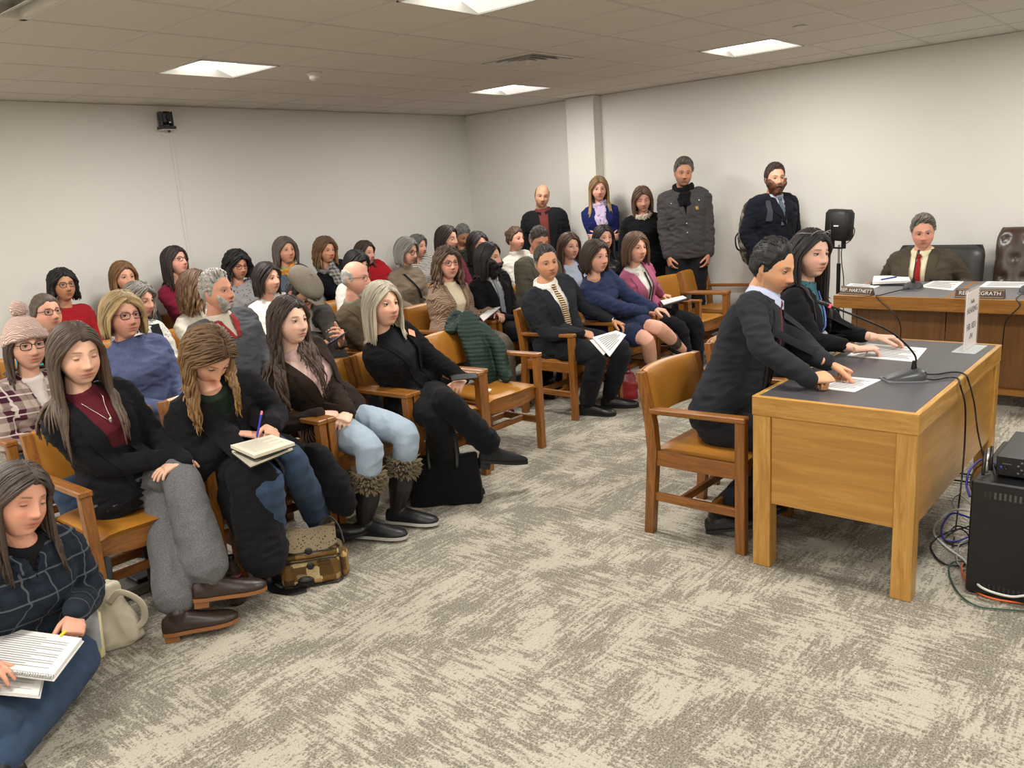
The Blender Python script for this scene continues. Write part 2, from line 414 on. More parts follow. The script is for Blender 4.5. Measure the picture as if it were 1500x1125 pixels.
lab = {(3.235, 5.27): 'lit square ceiling light nearest the camera on the left wall', (3.235, 2.87): 'lit square ceiling light cut by the top edge of the photo',
       (6.255, 5.27): 'lit square ceiling light near the far corner and pillar', (6.255, 2.87): 'lit square ceiling light above the bearded man with backpack'}
for (x, y) in PANELS:
    t = thing('ceiling_light', lab.get((x, y), 'lit square ceiling light outside the view over the rest of the room'), 'ceiling light', (x, y, ROOM_H), 0, 'square ceiling lights')
    m = MB(); a, b = .2905, .2885
    for (p, q) in (((-a, -b, -.004), (a, -b + .014, .1)), ((-a, b - .014, -.004), (a, b, .1)), ((-a, -b, -.004), (-a + .014, b, .1)), ((a - .014, -b, -.004), (a, b, .1))): m.box(p, q)
    m.box((-a, -b, .1), (a, b, .11)); m.build('frame', WHITEP, t)
    m = MB(); a -= .016; b -= .016       # curved basket: flat sides, bright centre
    m.add([(-a, -b, .004), (-a, b, .004), (-.15, b, .05), (-.15, -b, .05)], [(0, 1, 2, 3)], 1); m.add([(a, -b, .004), (a, b, .004), (.15, b, .05), (.15, -b, .05)], [(3, 2, 1, 0)], 1)
    rr = []
    for k in range(9):
        u = -1 + k / 4; rr.append([(u * .15, -b, .05 - .035 * (1 - u * u)), (u * .15, b, .05 - .035 * (1 - u * u))])
    m.loft(rr, False, False, 0); m.build('diffuser', [LENS, LENS2], t)

# supply diffuser, louvred grille, detectors
VENTD = plain('vent_shadow', '2a2825', .7); VENTM = plain('vent_metal', 'd6d2ca', .5)
t = thing('air_vent', 'square grey ceiling air diffuser with concentric slats', 'vent', (5.04, 4.06, ROOM_H))
m = MB(); m.box((-.29, -.29, .035), (.29, .29, .038)); m.build('backing', VENTD, t)
for k, a in enumerate((.292, .225, .165, .105, .05)):
    m = MB(); b = a - (.045 if k == 0 else .030)
    ro = [V((sx * a, sy * a, -.004)) for sx, sy in ((-1, -1), (1, -1), (1, 1), (-1, 1))]; ri = [V((sx * b, sy * b, .020 if k else -.002)) for sx, sy in ((-1, -1), (1, -1), (1, 1), (-1, 1))]
    m.loft([ro, ri, [p + V((0, 0, .003)) for p in ri], [p + V((0, 0, .003)) for p in ro], ro], False, True); m.build('slat', VENTM, t)
t = thing('louvre_grille', 'grey louvred ceiling grille at the top left corner', 'vent', (1.72 + .303, 4.37 + .3, ROOM_H))
t.location = (1.72 - .303, 4.07, ROOM_H); m = MB()
for (p, q) in (((-.3, -.3, -.004), (.3, -.27, .06)), ((-.3, .27, -.004), (.3, .3, .06)), ((-.3, -.3, -.004), (-.27, .3, .06)), ((.27, -.3, -.004), (.3, .3, .06))): m.box(p, q)
m.build('frame', VENTM, t); m = MB(); m.box((-.3, -.3, .06), (.3, .3, .07)); m.build('backing', VENTM, t)
for k in range(5):
    m = MB(); x = -.22 + k * .11; m.beam((x, -.27, .024), (x, .27, .024), .085, .004, (1, 0, .45), 0); m.build('louvre', VENTM, t)
def lathe_thing(name, prof, loc, label, cat, mt, flip=True):
    m = MB(); m.lathe(prof, loc, 24); return tag(m.build(name, mt, None, True, auto=40), label, cat)
lathe_thing('smoke_detector', [(.055, 0), (.055, -.012), (.04, -.022), (.038, -.04), (.02, -.052), (.001, -.053)], (3.93, 5.15, ROOM_H), 'small round white smoke detector on the ceiling by the left light', 'smoke detector', WHITEP)
for (px_, py_, lb) in ((1172, 39, 'flat white sprinkler disc on the ceiling above the bearded man'), (683, 127, 'flat white sprinkler disc beside the far corner ceiling light')):
    q = atz(px_, py_, ROOM_H); lathe_thing('sprinkler_cover', [(.045, 0), (.045, -.006), (.035, -.012), (.001, -.013)], q, lb, 'sprinkler', WHITEP)

# wall camera with its cable channel
cp = aty(237, 175, WY)
t = thing('wall_camera', 'black camera on a white bracket high on the left wall', 'camera', (cp.x, WY, 2.37))
m = MB(); m.box((-.07, -.13, -.006), (.07, 0, .0), bev=.002); m.box((-.03, -.01, -.05), (.03, 0, .0)); m.build('bracket', WHITEP, t)
m = MB(); m.box((-.065, -.12, .001), (.065, -.01, .028), bev=.008); m.build('base', DGREY, t)
for sx_ in (-.0485, .0485): m = MB(); m.box((sx_ - .0065, -.1, .028), (sx_ + .0065, -.03, .15), bev=.006); m.build('yoke_arm', DGREY, t)
m = MB(); m.box((-.041, -.12, .04), (.041, -.02, .15), bev=.02); m.build('camera_head', BLACKP, t)
m = MB(); m.tube([(0, -.118, .095), (0, -.135, .095)], [.026, .024], 20); h_ = m.build('lens', BLACKP, t, True, auto=40)
m = MB(); m.box((.0, -.121, .05), (.016, -.119, .062)); m.build('sticker', WHITEP, t)
m = MB(); m.tube([(0.02, -.06, -.006), (0.02, -.06, -.022)], .011, 12); m.build('screw', BLACKP, t)
m = MB(); q = cp.x + .055; m.box((q - .012, WY - .014, .12), (q + .012, WY - .0005, 2.318), bev=.003); tag(m.build('cable_channel', WALL), 'thin white cable channel running down the left wall from the camera', 'cable channel')

# ================================================================== CHAIRS
def make_chair(label, group='oak armchairs of the audience'):
    t = thing('armchair', label, 'chair', group=group)
    for sx in (-1, 1):
        m = MB(); m.beam((sx * .258, -.235, 0), (sx * .258, -.235, .612), .042, .046); m.build('leg', CW['Z'], t)
        m = MB(); m.beam((sx * .258, .2, .4), (sx * .258, .2, 0), .042, .048); m.v = []; m.f = []; m.m = []; m.c = []
        sec = [(.235, 0, .045), (.205, .42, .05), (.215, .55, .05), (.262, .79, .034)]
        rings = [[V((sx * .258 + a * .021, y + b * d / 2, z)) for a, b in ((-1, -1), (1, -1), (1, 1), (-1, 1))] for y, z, d in sec]
        m.loft(rings); m.build('leg', CW['Z'], t)
        m = MB(); m.beam((sx * .258, -.262, .624), (sx * .258, .215, .612), .054, .026, bev=.005); m.build('armrest', CW['Y'], t)
        m = MB(); m.beam((sx * .258, -.213, .19), (sx * .258, .2, .19), .022, .042); m.build('side_rail', CW['Y'], t)
        m = MB(); m.beam((sx * .258, -.213, .385), (sx * .258, .19, .385), .024, .075); m.build('seat_rail', CW['Y'], t)
    for y in (-.09, .07):
        m = MB(); m.beam((-.247, y, .19), (.247, y, .19), .038, .022, (0, 0, 1)); m.build('stretcher', CW['X'], t)
    m = MB()
    for k in range(8):
        u0_, u1_ = -1 + k / 4, -1 + (k + 1) / 4; y0_, y1_ = -.222 - .022 * (1 - u0_ * u0_), -.222 - .022 * (1 - u1_ * u1_); z = .035 * 0
        vs = [V((u * .236, y + dy, zz - .012 * (1 - u * u))) for u, y in ((u0_, y0_), (u1_, y1_)) for dy in (0, .03) for zz in (.345, .425)]
        m.add(vs, [(0, 4, 5, 1), (2, 3, 7, 6), (1, 5, 7, 3), (0, 2, 6, 4)] + ([(0, 1, 3, 2)] if k == 0 else []) + ([(4, 6, 7, 5)] if k == 7 else []))
    m.build('seat_frame', CW['X'], t); m = MB(); m.beam((-.236, .2, .385), (.236, .2, .385), .07, .024, (0, 0, 1)); m.build('rear_rail', CW['X'], t)
    m = MB(); n = 12; rings = []
    for j in range(n + 1):
        v = j / n; y = -.238 + v * .43; row = []; 
        for i in range(n + 1):
            u = -1 + 2 * i / n; yy = y - (.02 * (1 - u * u)) * (1 - v)
            z = .452 - .018 * (1 - u * u) * (1 - abs(2 * v - 1) ** 3) - .022 * (abs(u) ** 8 + abs(2 * v - 1) ** 10 * .8)
            row.append(V((u * .236, yy, z)))
        rings.append([V((row[0].x, row[0].y, .415))] + row + [V((row[-1].x, row[-1].y, .415))])
    m.loft(rings, True, True); m.build('seat', VINYL, t, True, auto=50)
    m = MB(); rings = []
    for i in range(13):
        u = -1 + i / 6; x = u * .236; b = .045 * (1 - u * u); ed = .02 * abs(u) ** 10; ring = []
        for (dy, z) in ((-.02 + ed, .575), (-.027 + ed, .62), (-.027 + ed, .73), (-.022 + ed, .775), (-.008, .79), (.012, .795), (.02, .78), (.008, .57)):
            ring.append(V((x, .205 + (z - .55) * .2 + b + dy, z)))
        rings.append(ring)
    m.loft(rings, True, True); m.build('backrest', VINYL, t, True, auto=50)
    m = MB(); rings = []
    for i in range(13):
        u = -1 + i / 6; x = u * .236; b = .045 * (1 - u * u)
        rings.append([V((x, .205 + (z - .55) * .2 + b + dy, z)) for (dy, z) in ((.022, .575), (.022, .79), (.034, .79), (.034, .575))])
    m.loft(rings, True, True); m.build('back_panel', CW['X'], t, auto=30)
    return t
# ================================================================== PEOPLE
def ss(a, b, x): t = np.clip((x - a) / (b - a), 0, 1); return t * t * (3 - 2 * t)
def head_surface(D, fem=False, wide=1.0):
    """points on the skin for unit directions D (n,3); face towards -Y"""
    a, b, c = .0745 * wide, .092, .118
    front = D[:, 1] < 0; low = ss(0.05, -.7, D[:, 2])
    p = 2.15 + .75 * low * front; bb = np.where(front, b * (1 - .02 * low), .101 * (1 - .42 * ss(-.15, -.85, D[:, 2])))
    r = (np.abs(D[:, 0] / a) ** p + np.abs(D[:, 1] / bb) ** p + np.abs(D[:, 2] / c) ** p) ** (-1 / p)
    P = D * r[:, None]; z = P[:, 2]; x = P[:, 0]
    P[:, 0] *= 1 - (.34 if fem else .26) * ss(-.015, -.112, z) ** 1.2
    x = P[:, 0]; G = lambda x0, z0, sx, sz: np.exp(-((x - x0) / sx) ** 2 / 2 - ((z - z0) / sz) ** 2 / 2)
    G2 = lambda x0, z0, sx, sz: G(x0, z0, sx, sz) + G(-x0, z0, sx, sz)
    d = .011 * G(0, .004, .0080, .016) + .021 * G(0, -.030, .0098, .0095) + .013 * G(0, -.013, .0085, .013) + .0075 * G2(.0135, -.031, .0055, .006)
    d -= .0095 * G2(.031, .008, .0145, .0105); d += (.002 if fem else .005) * G2(.026, .028, .02, .007); d += .005 * G2(.043, -.026, .015, .016)
    d += .006 * G(0, -.062, .026, .020) + .0042 * G(0, -.0575, .015, .0038) + .0052 * G(0, -.0695, .013, .0046) - .0048 * G(0, -.0632, .019, .0020)
    d += .010 * G(0, -.100, .017, .012) - .0045 * G(0, -.081, .015, .006)
    P[:, 1] -= d * ss(.15, -.45, D[:, 1])
    return P
def sphere_dirs(n, k, e0=-89.0, e1=89.0):
    out = []
    for i in range(k + 1):
        el = math.radians(e0 + (e1 - e0) * i / k)
        for j in range(n):
            az = 2 * PI * j / n; out.append((math.sin(az) * math.cos(el), -math.cos(az) * math.cos(el), math.sin(el)))
    return np.array(out)

def hand(mb, W, F, N, side, curl=.35, s=1.0, fist=False, thumb=.5):
    F = V(F).normalized(); N = V(N); N = (N - F * N.dot(F)).normalized(); S = F.cross(N) * (-side)
    rings = []
    for (t, hw, ht) in ((-.03, .024, .020), (0, .026, .0185), (.03, .034, .0165), (.06, .040, .0145), (.088, .041, .0125), (.098, .037, .009)):
        rings.append([W + (F * t + S * (hw * math.cos(a) + .003) + N * (ht * math.sin(a))) * s for a in [2 * PI * k / 14 for k in range(14)]])
    mb.loft(rings)
    for i, (off, L) in enumerate(((.030, .072), (.010, .080), (-.0105, .075), (-.030, .058))):
        cu = curl * (1 + .12 * i); p = W + (F * (.086 - .004 * i) + S * off - N * .001) * s; d = (F + S * (off * (3.2 if curl < .7 else .8))).normalized()
        pts = [p - d * .012 * s]; ax = S; ang = 0
        for (fr, bend) in ((.44, 62), (.31, 78), (.25, 48)):
            ang += math.radians(bend) * cu; dd = d * math.cos(ang) + N * math.sin(ang); pts.append(pts[-1] + dd * (L * fr + (.012 if fr == .44 else 0)) * s)
        mb.tube(pts, [.0096 * s, .0092 * s, .0083 * s, .0068 * s], 8, round_ends=True)
    p = W + (F * .022 + S * .022 + N * .004) * s; d = (F * .72 + S * .62 + N * .3).normalized(); pts = [p]
    for L, b in ((.042, 0), (.034, .45), (.028, .5)):
        d = (d + (F * .55 - S * .55 + N * .35) * b * thumb).normalized(); pts.append(pts[-1] + d * L * s)
    mb.tube(pts, [.0145 * s, .012 * s, .0105 * s, .0082 * s], 8, round_ends=True)

def ik(A, B, l1, l2, pole):
    A, B = V(A), V(B); d = B - A; L = d.length
    if L > (l1 + l2) * .995: k = L / ((l1 + l2) * .995); l1 *= k; l2 *= k
    x = (l1 * l1 - l2 * l2 + L * L) / (2 * L); h = math.sqrt(max(l1 * l1 - x * x, 1e-6)); u = d.normalized(); p = V(pole); p = (p - u * p.dot(u)).normalized()
    return A + u * x + p * h
def bent(pts, n=5):
    return smoothpath(pts, n)
def limb(mb, pts, rads, n=14, k=5):
    """tapering tube through joints with rounded bends"""
    P = []; R = []
    for i in range(len(pts) - 1):
        for j in range(k): t = j / k; P.append(V(pts[i]).lerp(V(pts[i + 1]), t)); R.append(rads[i] * (1 - t) + rads[i + 1] * t)
    P.append(V(pts[-1])); R.append(rads[-1]); Q = P[:]
    for _ in range(2):
        Q = [Q[0]] + [(Q[i - 1] + Q[i] * 2 + Q[i + 1]) / 4 for i in range(1, len(Q) - 1)] + [Q[-1]]
    mb.tube(Q, R, n, round_ends=True)

TORSO_F = [(-.14, .150, .112, 0), (-.02, .172, .122, 0), (.15, .163, .115, .0), (.34, .138, .100, .0), (.52, .146, .112, .012), (.66, .156, .120, .022), (.78, .160, .104, .012), (.87, .152, .084, 0), (.93, .115, .070, 0), (.975, .072, .060, 0), (1.03, .056, .056, 0)]
TORSO_M = [(-.14, .150, .112, 0), (-.02, .166, .122, 0), (.15, .163, .118, .008), (.34, .158, .118, .012), (.52, .166, .120, .010), (.66, .178, .122, .008), (.78, .186, .110, .004), (.87, .178, .090, 0), (.93, .135, .074, 0), (.975, .082, .066, 0), (1.03, .064, .062, 0)]

class Person:
    pass
SHOE_PROF = [(-.072, .012, .03), (-.066, .026, .055), (-.03, .036, .074), (.03, .037, .072), (.08, .042, .056), (.13, .047, .044), (.17, .044, .036), (.2, .033, .028), (.218, .014, .016)]
def make_shoe(par, A, toe, upv, mt, sole_mt, heel=.012, shaft=.05, shaft_dir=None, kind='shoe', fur=None, point=1.0, name='shoe', sr=.0):
    """A: ankle point about 8 cm above the sole"""
    F = V(toe).normalized(); U = V(upv); U = (U - F * U.dot(F)).normalized(); S = F.cross(U); O = V(A) - U * .085
    m = MB(); rings = []
    for (t, w_, h_) in SHOE_PROF:
        w_ = w_ * (1 if t < .1 else (1 - (1 - point) * (t - .1) / .11)); ring = []
        for k in range(14):
            a = 2 * PI * k / 14; zz = math.sin(a); ring.append(O + F * t + S * (w_ * math.copysign(abs(math.cos(a)) ** .8, math.cos(a))) + U * (.014 + (h_ * zz if zz > 0 else .004 * zz)))
        rings.append(ring)
    m.loft(rings); sd = V(shaft_dir).normalized() if shaft_dir else U
    m.tube([O + U * .03 - F * .012, V(A) - U * .01 - F * .006, V(A) + sd * shaft * .5, V(A) + sd * shaft], [.034, .038, max(.042, sr * .95), max(sr, .045 + shaft * .05)], 14)
    vs, fs = remesh(m, .005, 2); o = npmesh(name, vs, fs, mt, par)
    m = MB(); rings = []
    for (t, w_, h_) in SHOE_PROF:
        w_ = w_ * (1 if t < .1 else (1 - (1 - point) * (t - .1) / .11)) + .003; lo = 0 if t < .0 else 0.0
        rings.append([O + F * t + S * (w_ * c) + U * (.014 if q else (-heel * 0)) for c, q in ((-1, 1), (1, 1), (1, 0), (-1, 0))])
    m.loft(rings)
    if heel > .02: m.loft([[O + F * t + S * c - U * z for t, c in ((-.065, -.026), (-.01, -.03), (-.01, .03), (-.065, .026))] for z in (0, heel)])
    m.build('sole', sole_mt, o, auto=40)
    if fur:
        m = MB(); top = V(A) + sd * shaft; rr = random.Random(3)
        for k in range(420):
            a = rr.random() * 6.28; zz = rr.uniform(-.035, .045); X_ = F; Y_ = sd.cross(F).normalized(); X_ = Y_.cross(sd)
            r_ = max(.047, sr); p = top + sd * zz + (X_ * math.cos(a) + Y_ * math.sin(a)) * r_; d = ((X_ * math.cos(a) + Y_ * math.sin(a)) + sd * rr.uniform(-.6, .9)).normalized()
            q = p + d * rr.uniform(.02, .04) ; m.tube([p - d * .015, (p + q) / 2 + V((0, 0, .002)), q], [.009, .006, .001], 5)
        m.build('fur_cuff', fur, o, True)
    return o

def ribbon(bvh, pts, fdir, width_pts, mt, name, par, off=.006, th=.004, smooth=True):
    """flat strip laid on a surface: pts = centre points, width_pts = half width vectors; projected along fdir"""
    m = MB(); rings = []
    for p, wv in zip(pts, width_pts):
        row = []
        for u in (-1, -.33, .33, 1):
            q = V(p) + V(wv) * u; hit = bvh.ray_cast(q + V(fdir) * .35, -V(fdir), .6)
            h = hit[0] if hit[0] else q; row.append(h + V(fdir) * off)
        if row: rings.append(row)
    # iron out jumps
    full = [r + [p - V(fdir) * th for p in r[::-1]] for r in rings]
    m.loft(full, True, True); return m.build(name, mt, par, smooth, auto=60)

def person(label, hip, rot=0, head=None, gaze=(0, 0, 0), male=False, seatz=.53, skin='c98e6e', hair=None, top=None, legs=None, shoes=None,
           arms=None, feet=None, knees=None, vox=.0045, cvox=.0095, glasses=None, beard=None, fat=1.0, hs=1.0, eyes='open', lips=None,
           group='audience members seated in rows', scale=1.0, extras=None, twist=0.0, slump=.03, hand_curl=None, poles=None, legskin=False, nk=None):
    stub = (beard or {}).get('stub')
    R = math.radians
    root = thing('person', label, 'person', (hip[0], hip[1], 0), R(rot), group)
    Mw = Matrix.Translation((hip[0], hip[1], 0)) @ Matrix.Rotation(R(rot), 4, 'Z'); Mi = Mw.inverted()
    L = lambda q: Mi @ V(q)
    Ld = lambda q: (Mi.to_3x3() @ V(q)).normalized()
    hc = L(head); yaw = R(gaze[0] - rot); HR = (Matrix.Rotation(yaw, 3, 'Z') @ Matrix.Rotation(R(gaze[1]), 3, 'X') @ Matrix.Rotation(R(gaze[2]), 3, 'Y'))
    hp = lambda x, y, z: hc + HR @ V((x, y, z)) * hs
    P = V((0, 0, seatz)); kneck = nk or (.136 if male else .15)
    N = hc + V((0, 0, -kneck * hs)) + (HR @ V((0, .035, 0))) * .6 + V((0, .012, 0))
    N = V((N.x, N.y, hc.z - kneck * hs - .004))
    ln = (N - P).length; mid = (P + N) / 2 + V((0, slump, 0))
    def spine(t):
        if t > 1: return N + (N - mid).normalized() * (t - 1) * ln
        if t < 0: return P + V((0, 0, 1)) * t * ln
        a = P.lerp(mid, t); b = mid.lerp(N, t); return a.lerp(b, t)
    def axes(t):
        d = (spine(min(t + .03, 1.1)) - spine(t - .03)).normalized() if t > 0 else (spine(.12) - spine(0)).normalized(); tw = R(twist) * max(0, min(1, t))
        X = V((math.cos(tw), math.sin(tw), 0)); Fd = (-(d.cross(X)) * -1).normalized(); Fd = X.cross(d).normalized() * -1
        if Fd.dot(V((math.sin(tw), -math.cos(tw), 0))) < 0: Fd = -Fd
        X = (d.cross(Fd)).normalized();
        if X.x * math.cos(tw) + X.y * math.sin(tw) < 0: X = -X
        return X, Fd, d
    prof = TORSO_M if male else TORSO_F; sw = (.172 if male else .150) * hs * (1 + (fat - 1) * .4)
    def torso(mb, infl=0.0, t0=-.2, t1=1.05, flare=0.0, n=28):
        rings = []
        for (t, hw, hd, fo) in prof:
            if t < t0 or t > t1: continue
            fm = fat if t < .8 else 1 + (fat - 1) * .4; c = spine(t); X, Fd, d = axes(t); hw2 = hw * fm * hs + infl; hd2 = hd * fm * hs + infl
            if flare and t < .2: hw2 += flare; hd2 += flare * .5
            ring = []
            for k in range(n):
                a = 2 * PI * k / n; ca, sa = math.cos(a), math.sin(a); e = .8 if t < .9 else 1
                ring.append(c + X * (hw2 * math.copysign(abs(ca) ** e, ca)) + Fd * ((hd2 + (fo * 1.0 if sa > 0 else 0)) * math.copysign(abs(sa) ** e, sa)))
            rings.append(ring)
        mb.loft(rings)
    X9, F9, D9 = axes(.9)
    SH = {sd: spine(.895) + X9 * sd * sw - D9 * .008 for sd in (-1, 1)}
    # arms ------------------------------------------------------------
    AR = {}; ua, fa = (.285 if male else .262) * scale, (.25 if male else .232) * scale
    arms = arms or 'lap'
    presets = {'lap': {-1: ((-.05, -.27, .615), (.75, -.55, -.2), (0, 0, -1)), 1: ((.06, -.29, .63), (-.75, -.5, -.2), (0, 0, -1))},
               'clasp': {-1: ((-.075, -.27, .60), (.85, -.5, -.15), (.2, .35, -1)), 1: ((.075, -.285, .605), (-.85, -.5, -.1), (-.2, .35, -1))},
               'knees': {-1: ((-.13, -.3, .635), (.1, -1, -.3), (0, 0, -1)), 1: ((.13, -.3, .635), (-.1, -1, -.3), (0, 0, -1))},
               'hang': {-1: ((-.25, -.03, .78), (0, -.15, -1), (1, 0, 0)), 1: ((.25, -.03, .78), (0, -.15, -1), (-1, 0, 0))},
               'cross': {-1: ((.055, -.2, 1.10), (1, .15, .15), (0, 1, 0)), 1: ((-.06, -.235, 1.125), (-1, .12, 0), (0, 1, 0))},
               'pocket': {-1: ((-.2, -.10, .93), (.25, -.25, -1), (1, .4, 0)), 1: ((.2, -.10, .93), (-.25, -.25, -1), (-1, .4, 0))}}
    for sd in (-1, 1):
        spec = arms if isinstance(arms, str) else arms[sd]
        if isinstance(spec, str): W, Fh, Nh = presets[spec][sd]; W = V(W); Fh = V(Fh); Nh = V(Nh)
        else:
            W = L(spec[0]); Fh = Ld(spec[1]); Nh = Ld(spec[2])
        pole = V((sd * .5, .4, -.9)) if not poles else V(poles[sd])
        E_ = ik(SH[sd], W, ua, fa, pole); AR[sd] = (SH[sd], E_, W, Fh, Nh)
    # legs ------------------------------------------------------------
    LG = {}; th_, sh_ = (.44 if male else .42) * scale, (.43 if male else .41) * scale
    stand = seatz > .75; seat = not stand
    defs = {-1: (-.10, -.50, .09), 1: (.10, -.46, .09)} if seat else {-1: (-.1, -.02, .085), 1: (.1, .02, .085)}
    for sd in (-1, 1):
        H = P + V((sd * .088 * fat, -.02, -.01)); A = L(feet[sd][0]) if feet else V(defs[sd]); toe = Ld(feet[sd][1]) if feet else V((sd * .15, -1, 0))
        K = L(knees[sd]) if knees else ik(H, A, th_, sh_, V((sd * .12, -1, .9)) if seat else V((0, -1, .2))); LG[sd] = (H, K, A, toe)
    # body: head, neck, chest, arms and hands as one skin ----------------
    mb = MB(); n_, k_ = 64, 48; D = sphere_dirs(n_, k_); hv = head_surface(D, not male, 1.03 if male else 1.0)
    pts = [hp(*q) for q in hv]; mb.loft([pts[i * n_:(i + 1) * n_] for i in range(k_ + 1)])
    for sd in (-1, 1): mb.ell(hp(sd * .0735, .012, -.006), (.0065 * hs, .0165 * hs, .030 * hs), 10, 8, HR @ Matrix.Rotation(sd * -.25, 3, 'Z') @ Matrix.Rotation(-.2, 3, 'X'))
    nr = (.058 if male else .047) * hs
    mb.tube([spine(.9), N, hp(0, .022, -.10), hp(0, .012, -.045)], [nr * 1.2, nr * 1.08, nr * .97, nr * .8], 20)
    torso(mb, -.016, .5 if not legskin else -.2)
    ra = .040 if male else .034
    for sd in (-1, 1):
        S0, E_, W, Fh, Nh = AR[sd]; wd = (W - E_).normalized()
        rb_ = ra * (.78 if (top or {}).get('sleeve', 1.0) > .9 else 1.0); limb(mb, [spine(.85).lerp(S0, .5), S0 - D9 * .012, S0.lerp(E_, .5), E_, E_.lerp(W, .58), W - wd * .01], [.036, rb_ * 1.1, rb_, rb_ * .92, rb_ * .8, .0205], 14)
        cu = (hand_curl or {}).get(sd, .35) if not isinstance(hand_curl, (int, float)) else hand_curl
        hand(mb, W, Fh, Nh, sd, cu, (1.03 if male else .92) * scale, thumb=.9 if cu > .6 else .4)
    if legskin:
        for sd in (-1, 1): H, K, A, toe = LG[sd]; limb(mb, [H, K, K.lerp(A, .35), A], [.082, .056, .056, .034], 16)
    vs, fs = remesh(mb, vox, 1)
    # colours
    Hl = (vs - np.array(hc)) @ np.array(HR) / hs; x, y, z = Hl[:, 0], Hl[:, 1], Hl[:, 2]; sk = np.array(lin(skin)[:3]); col = np.tile(sk, (len(vs), 1))
    inhead = (np.abs(x) < .09) & (np.abs(y) < .13) & (z > -.12) & (z < .13); fr = inhead & (y < -.035)
    G = lambda x0, z0, sx, sz: np.exp(-((np.abs(x) - x0) / sx) ** 2 / 2 - ((z - z0) / sz) ** 2 / 2) * fr
    def tint(mask, c, a): 
        c = np.array(lin(c)[:3]) if not isinstance(c, np.ndarray) else c; f = np.clip(mask * a, 0, 1)[:, None]; col[:] = col * (1 - f) + c * f
    tint(G(.042, -.03, .016, .014), sk * np.array((1.02, .72, .68)), .55); tint(G(0, -.034, .012, .01), sk * np.array((1, .76, .72)), .5)
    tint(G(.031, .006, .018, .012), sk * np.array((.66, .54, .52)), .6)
    lc = np.array(lin(lips)[:3]) if lips else sk * np.array((.74, .40, .40))
    GG = lambda x0, z0, sx, sz: np.exp(-((np.abs(x) - x0) / sx) ** 2 / 2 - ((z - z0) / sz) ** 2 / 2) * fr; tint(np.maximum(GG(0, -.0575, .015, .0034), GG(0, -.0690, .013, .0040)) ** .7, lc, .95); tint(GG(0, -.0632, .017, .0014), sk * .22, .9)
    hcv = np.array(lin((hair or {}).get('brow', (hair or {}).get('color', '3a2a1e')))[:3])
    bz = .0285 + .002 * np.sin((np.abs(x) - .012) / .036 * PI); tint(np.exp(-((z - bz) / (.0034 if male else .0026)) ** 2) * ss(.010, .018, np.abs(x)) * ss(.052, .038, np.abs(x)) * fr, hcv * .6, .92 if male else .85)
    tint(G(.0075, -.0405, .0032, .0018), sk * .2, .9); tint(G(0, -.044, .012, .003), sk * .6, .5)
    if beard and beard.get('stub'): tint(ss(-.03, -.05, z) * fr * (1 - (G(0, -.064, .013, .007) > .5)), beard['stub'], .4)
    vs = list(map(tuple, vs)); fs = [tuple(f) for f in fs]; cols = [tuple(c) for c in col]
    # eyeballs and lids
    eb = MB()
    for sd in (-1, 1):
        if eyes == 'open':
            nE, kE = 12, 8; cen = V((sd * .031, -.0745, .0075))
            for i in range(kE + 1):
                for j in range(nE):
                    pass
            rings = []; colr = []
            for i in range(17):
                el = -PI / 2 + PI * (i + .02) / 16.04; rr_ = []
                for j in range(16):
                    a = 2 * PI * j / 16; q = V((.0150 * math.cos(el) * math.cos(a), -.0092 * math.sin(el), .0078 * math.cos(el) * math.sin(a))); rr_.append(hp(*(cen + q)))
                    dd = math.hypot(q.x, q.z); colr.append((.015, .01, .008) if dd < .003 and el > 0 else (.07, .04, .025) if dd < .0064 and el > 0 else (.5, .46, .42))
                rings.append(rr_)
            o_ = len(eb.v); eb.loft(rings); eb.c[o_:] = colr
            eb.ell(hp(sd * .031, -.0755, .0160), (.0175 * hs, .0085 * hs, .0048 * hs), 14, 6, HR, col=tuple(sk * .82)); eb.ell(hp(sd * .031, -.0795, .0122), (.0162 * hs, .0070 * hs, .0017 * hs), 12, 4, HR, col=(.02, .014, .01))
            eb.ell(hp(sd * .031, -.0745, -.0008), (.0145 * hs, .0075 * hs, .0022 * hs), 12, 5, HR, col=tuple(sk * .8))
        else:
            eb.ell(hp(sd * .031, -.0745, .0075), (.0155 * hs, .0085 * hs, .0078 * hs), 14, 8, HR, col=tuple(sk * .88)); eb.ell(hp(sd * .031, -.0785, .0028), (.0145 * hs, .0055 * hs, .0013 * hs), 12, 4, HR, col=(.04, .025, .02))
    o_ = len(vs); vs += eb.v; fs += [tuple(i + o_ for i in f) for f in eb.f]; cols += eb.c
    body = npmesh('body', vs, fs, SKIN, root, np.array(cols))
    bb = BVHTree.FromPolygons([V(v) for v in vs], fs)
    # trousers / skirt --------------------------------------------------
    lg = legs or dict(mat=cloth('1d1d20')); hem = lg.get('hem', 1.0); lr = lg.get('r', 1.0)
    mb = MB(); torso(mb, .008, -.2, .36)
    for sd in (-1, 1):
        H, K, A, toe = LG[sd]
        if lg.get('skirt'):
            limb(mb, [H, H.lerp(K, .72)], [.105 * fat, .09 * fat], 18)
        else:
            E1 = K.lerp(A, hem * .93); an = lg.get('ankle', .052); limb(mb, [H, H.lerp(K, .5), K, K.lerp(A, .45 * hem), E1], [.097 * fat * lr, .086 * fat * lr, .068 * lr, .062 * lr * (1 + (an / .052 - 1) * .4), an], 18)
    if lg.get('skirt'): mb.ell((LG[1][0] + LG[1][1] + LG[-1][0] + LG[-1][1]) / 4, (.13, .2, .075), 16, 8)
    vs, fs = remesh(mb, cvox, 2); nn = normals(vs, fs); vs = vs + nn * (.003 * wn(vs, 5, 3) + .003 * (1 - 2.2 * np.abs(wn(vs * np.array((1, .6, 1)), 8, 5))))[:, None]
    npmesh('skirt' if lg.get('skirt') else 'trousers', vs, fs, lg['mat'], root)
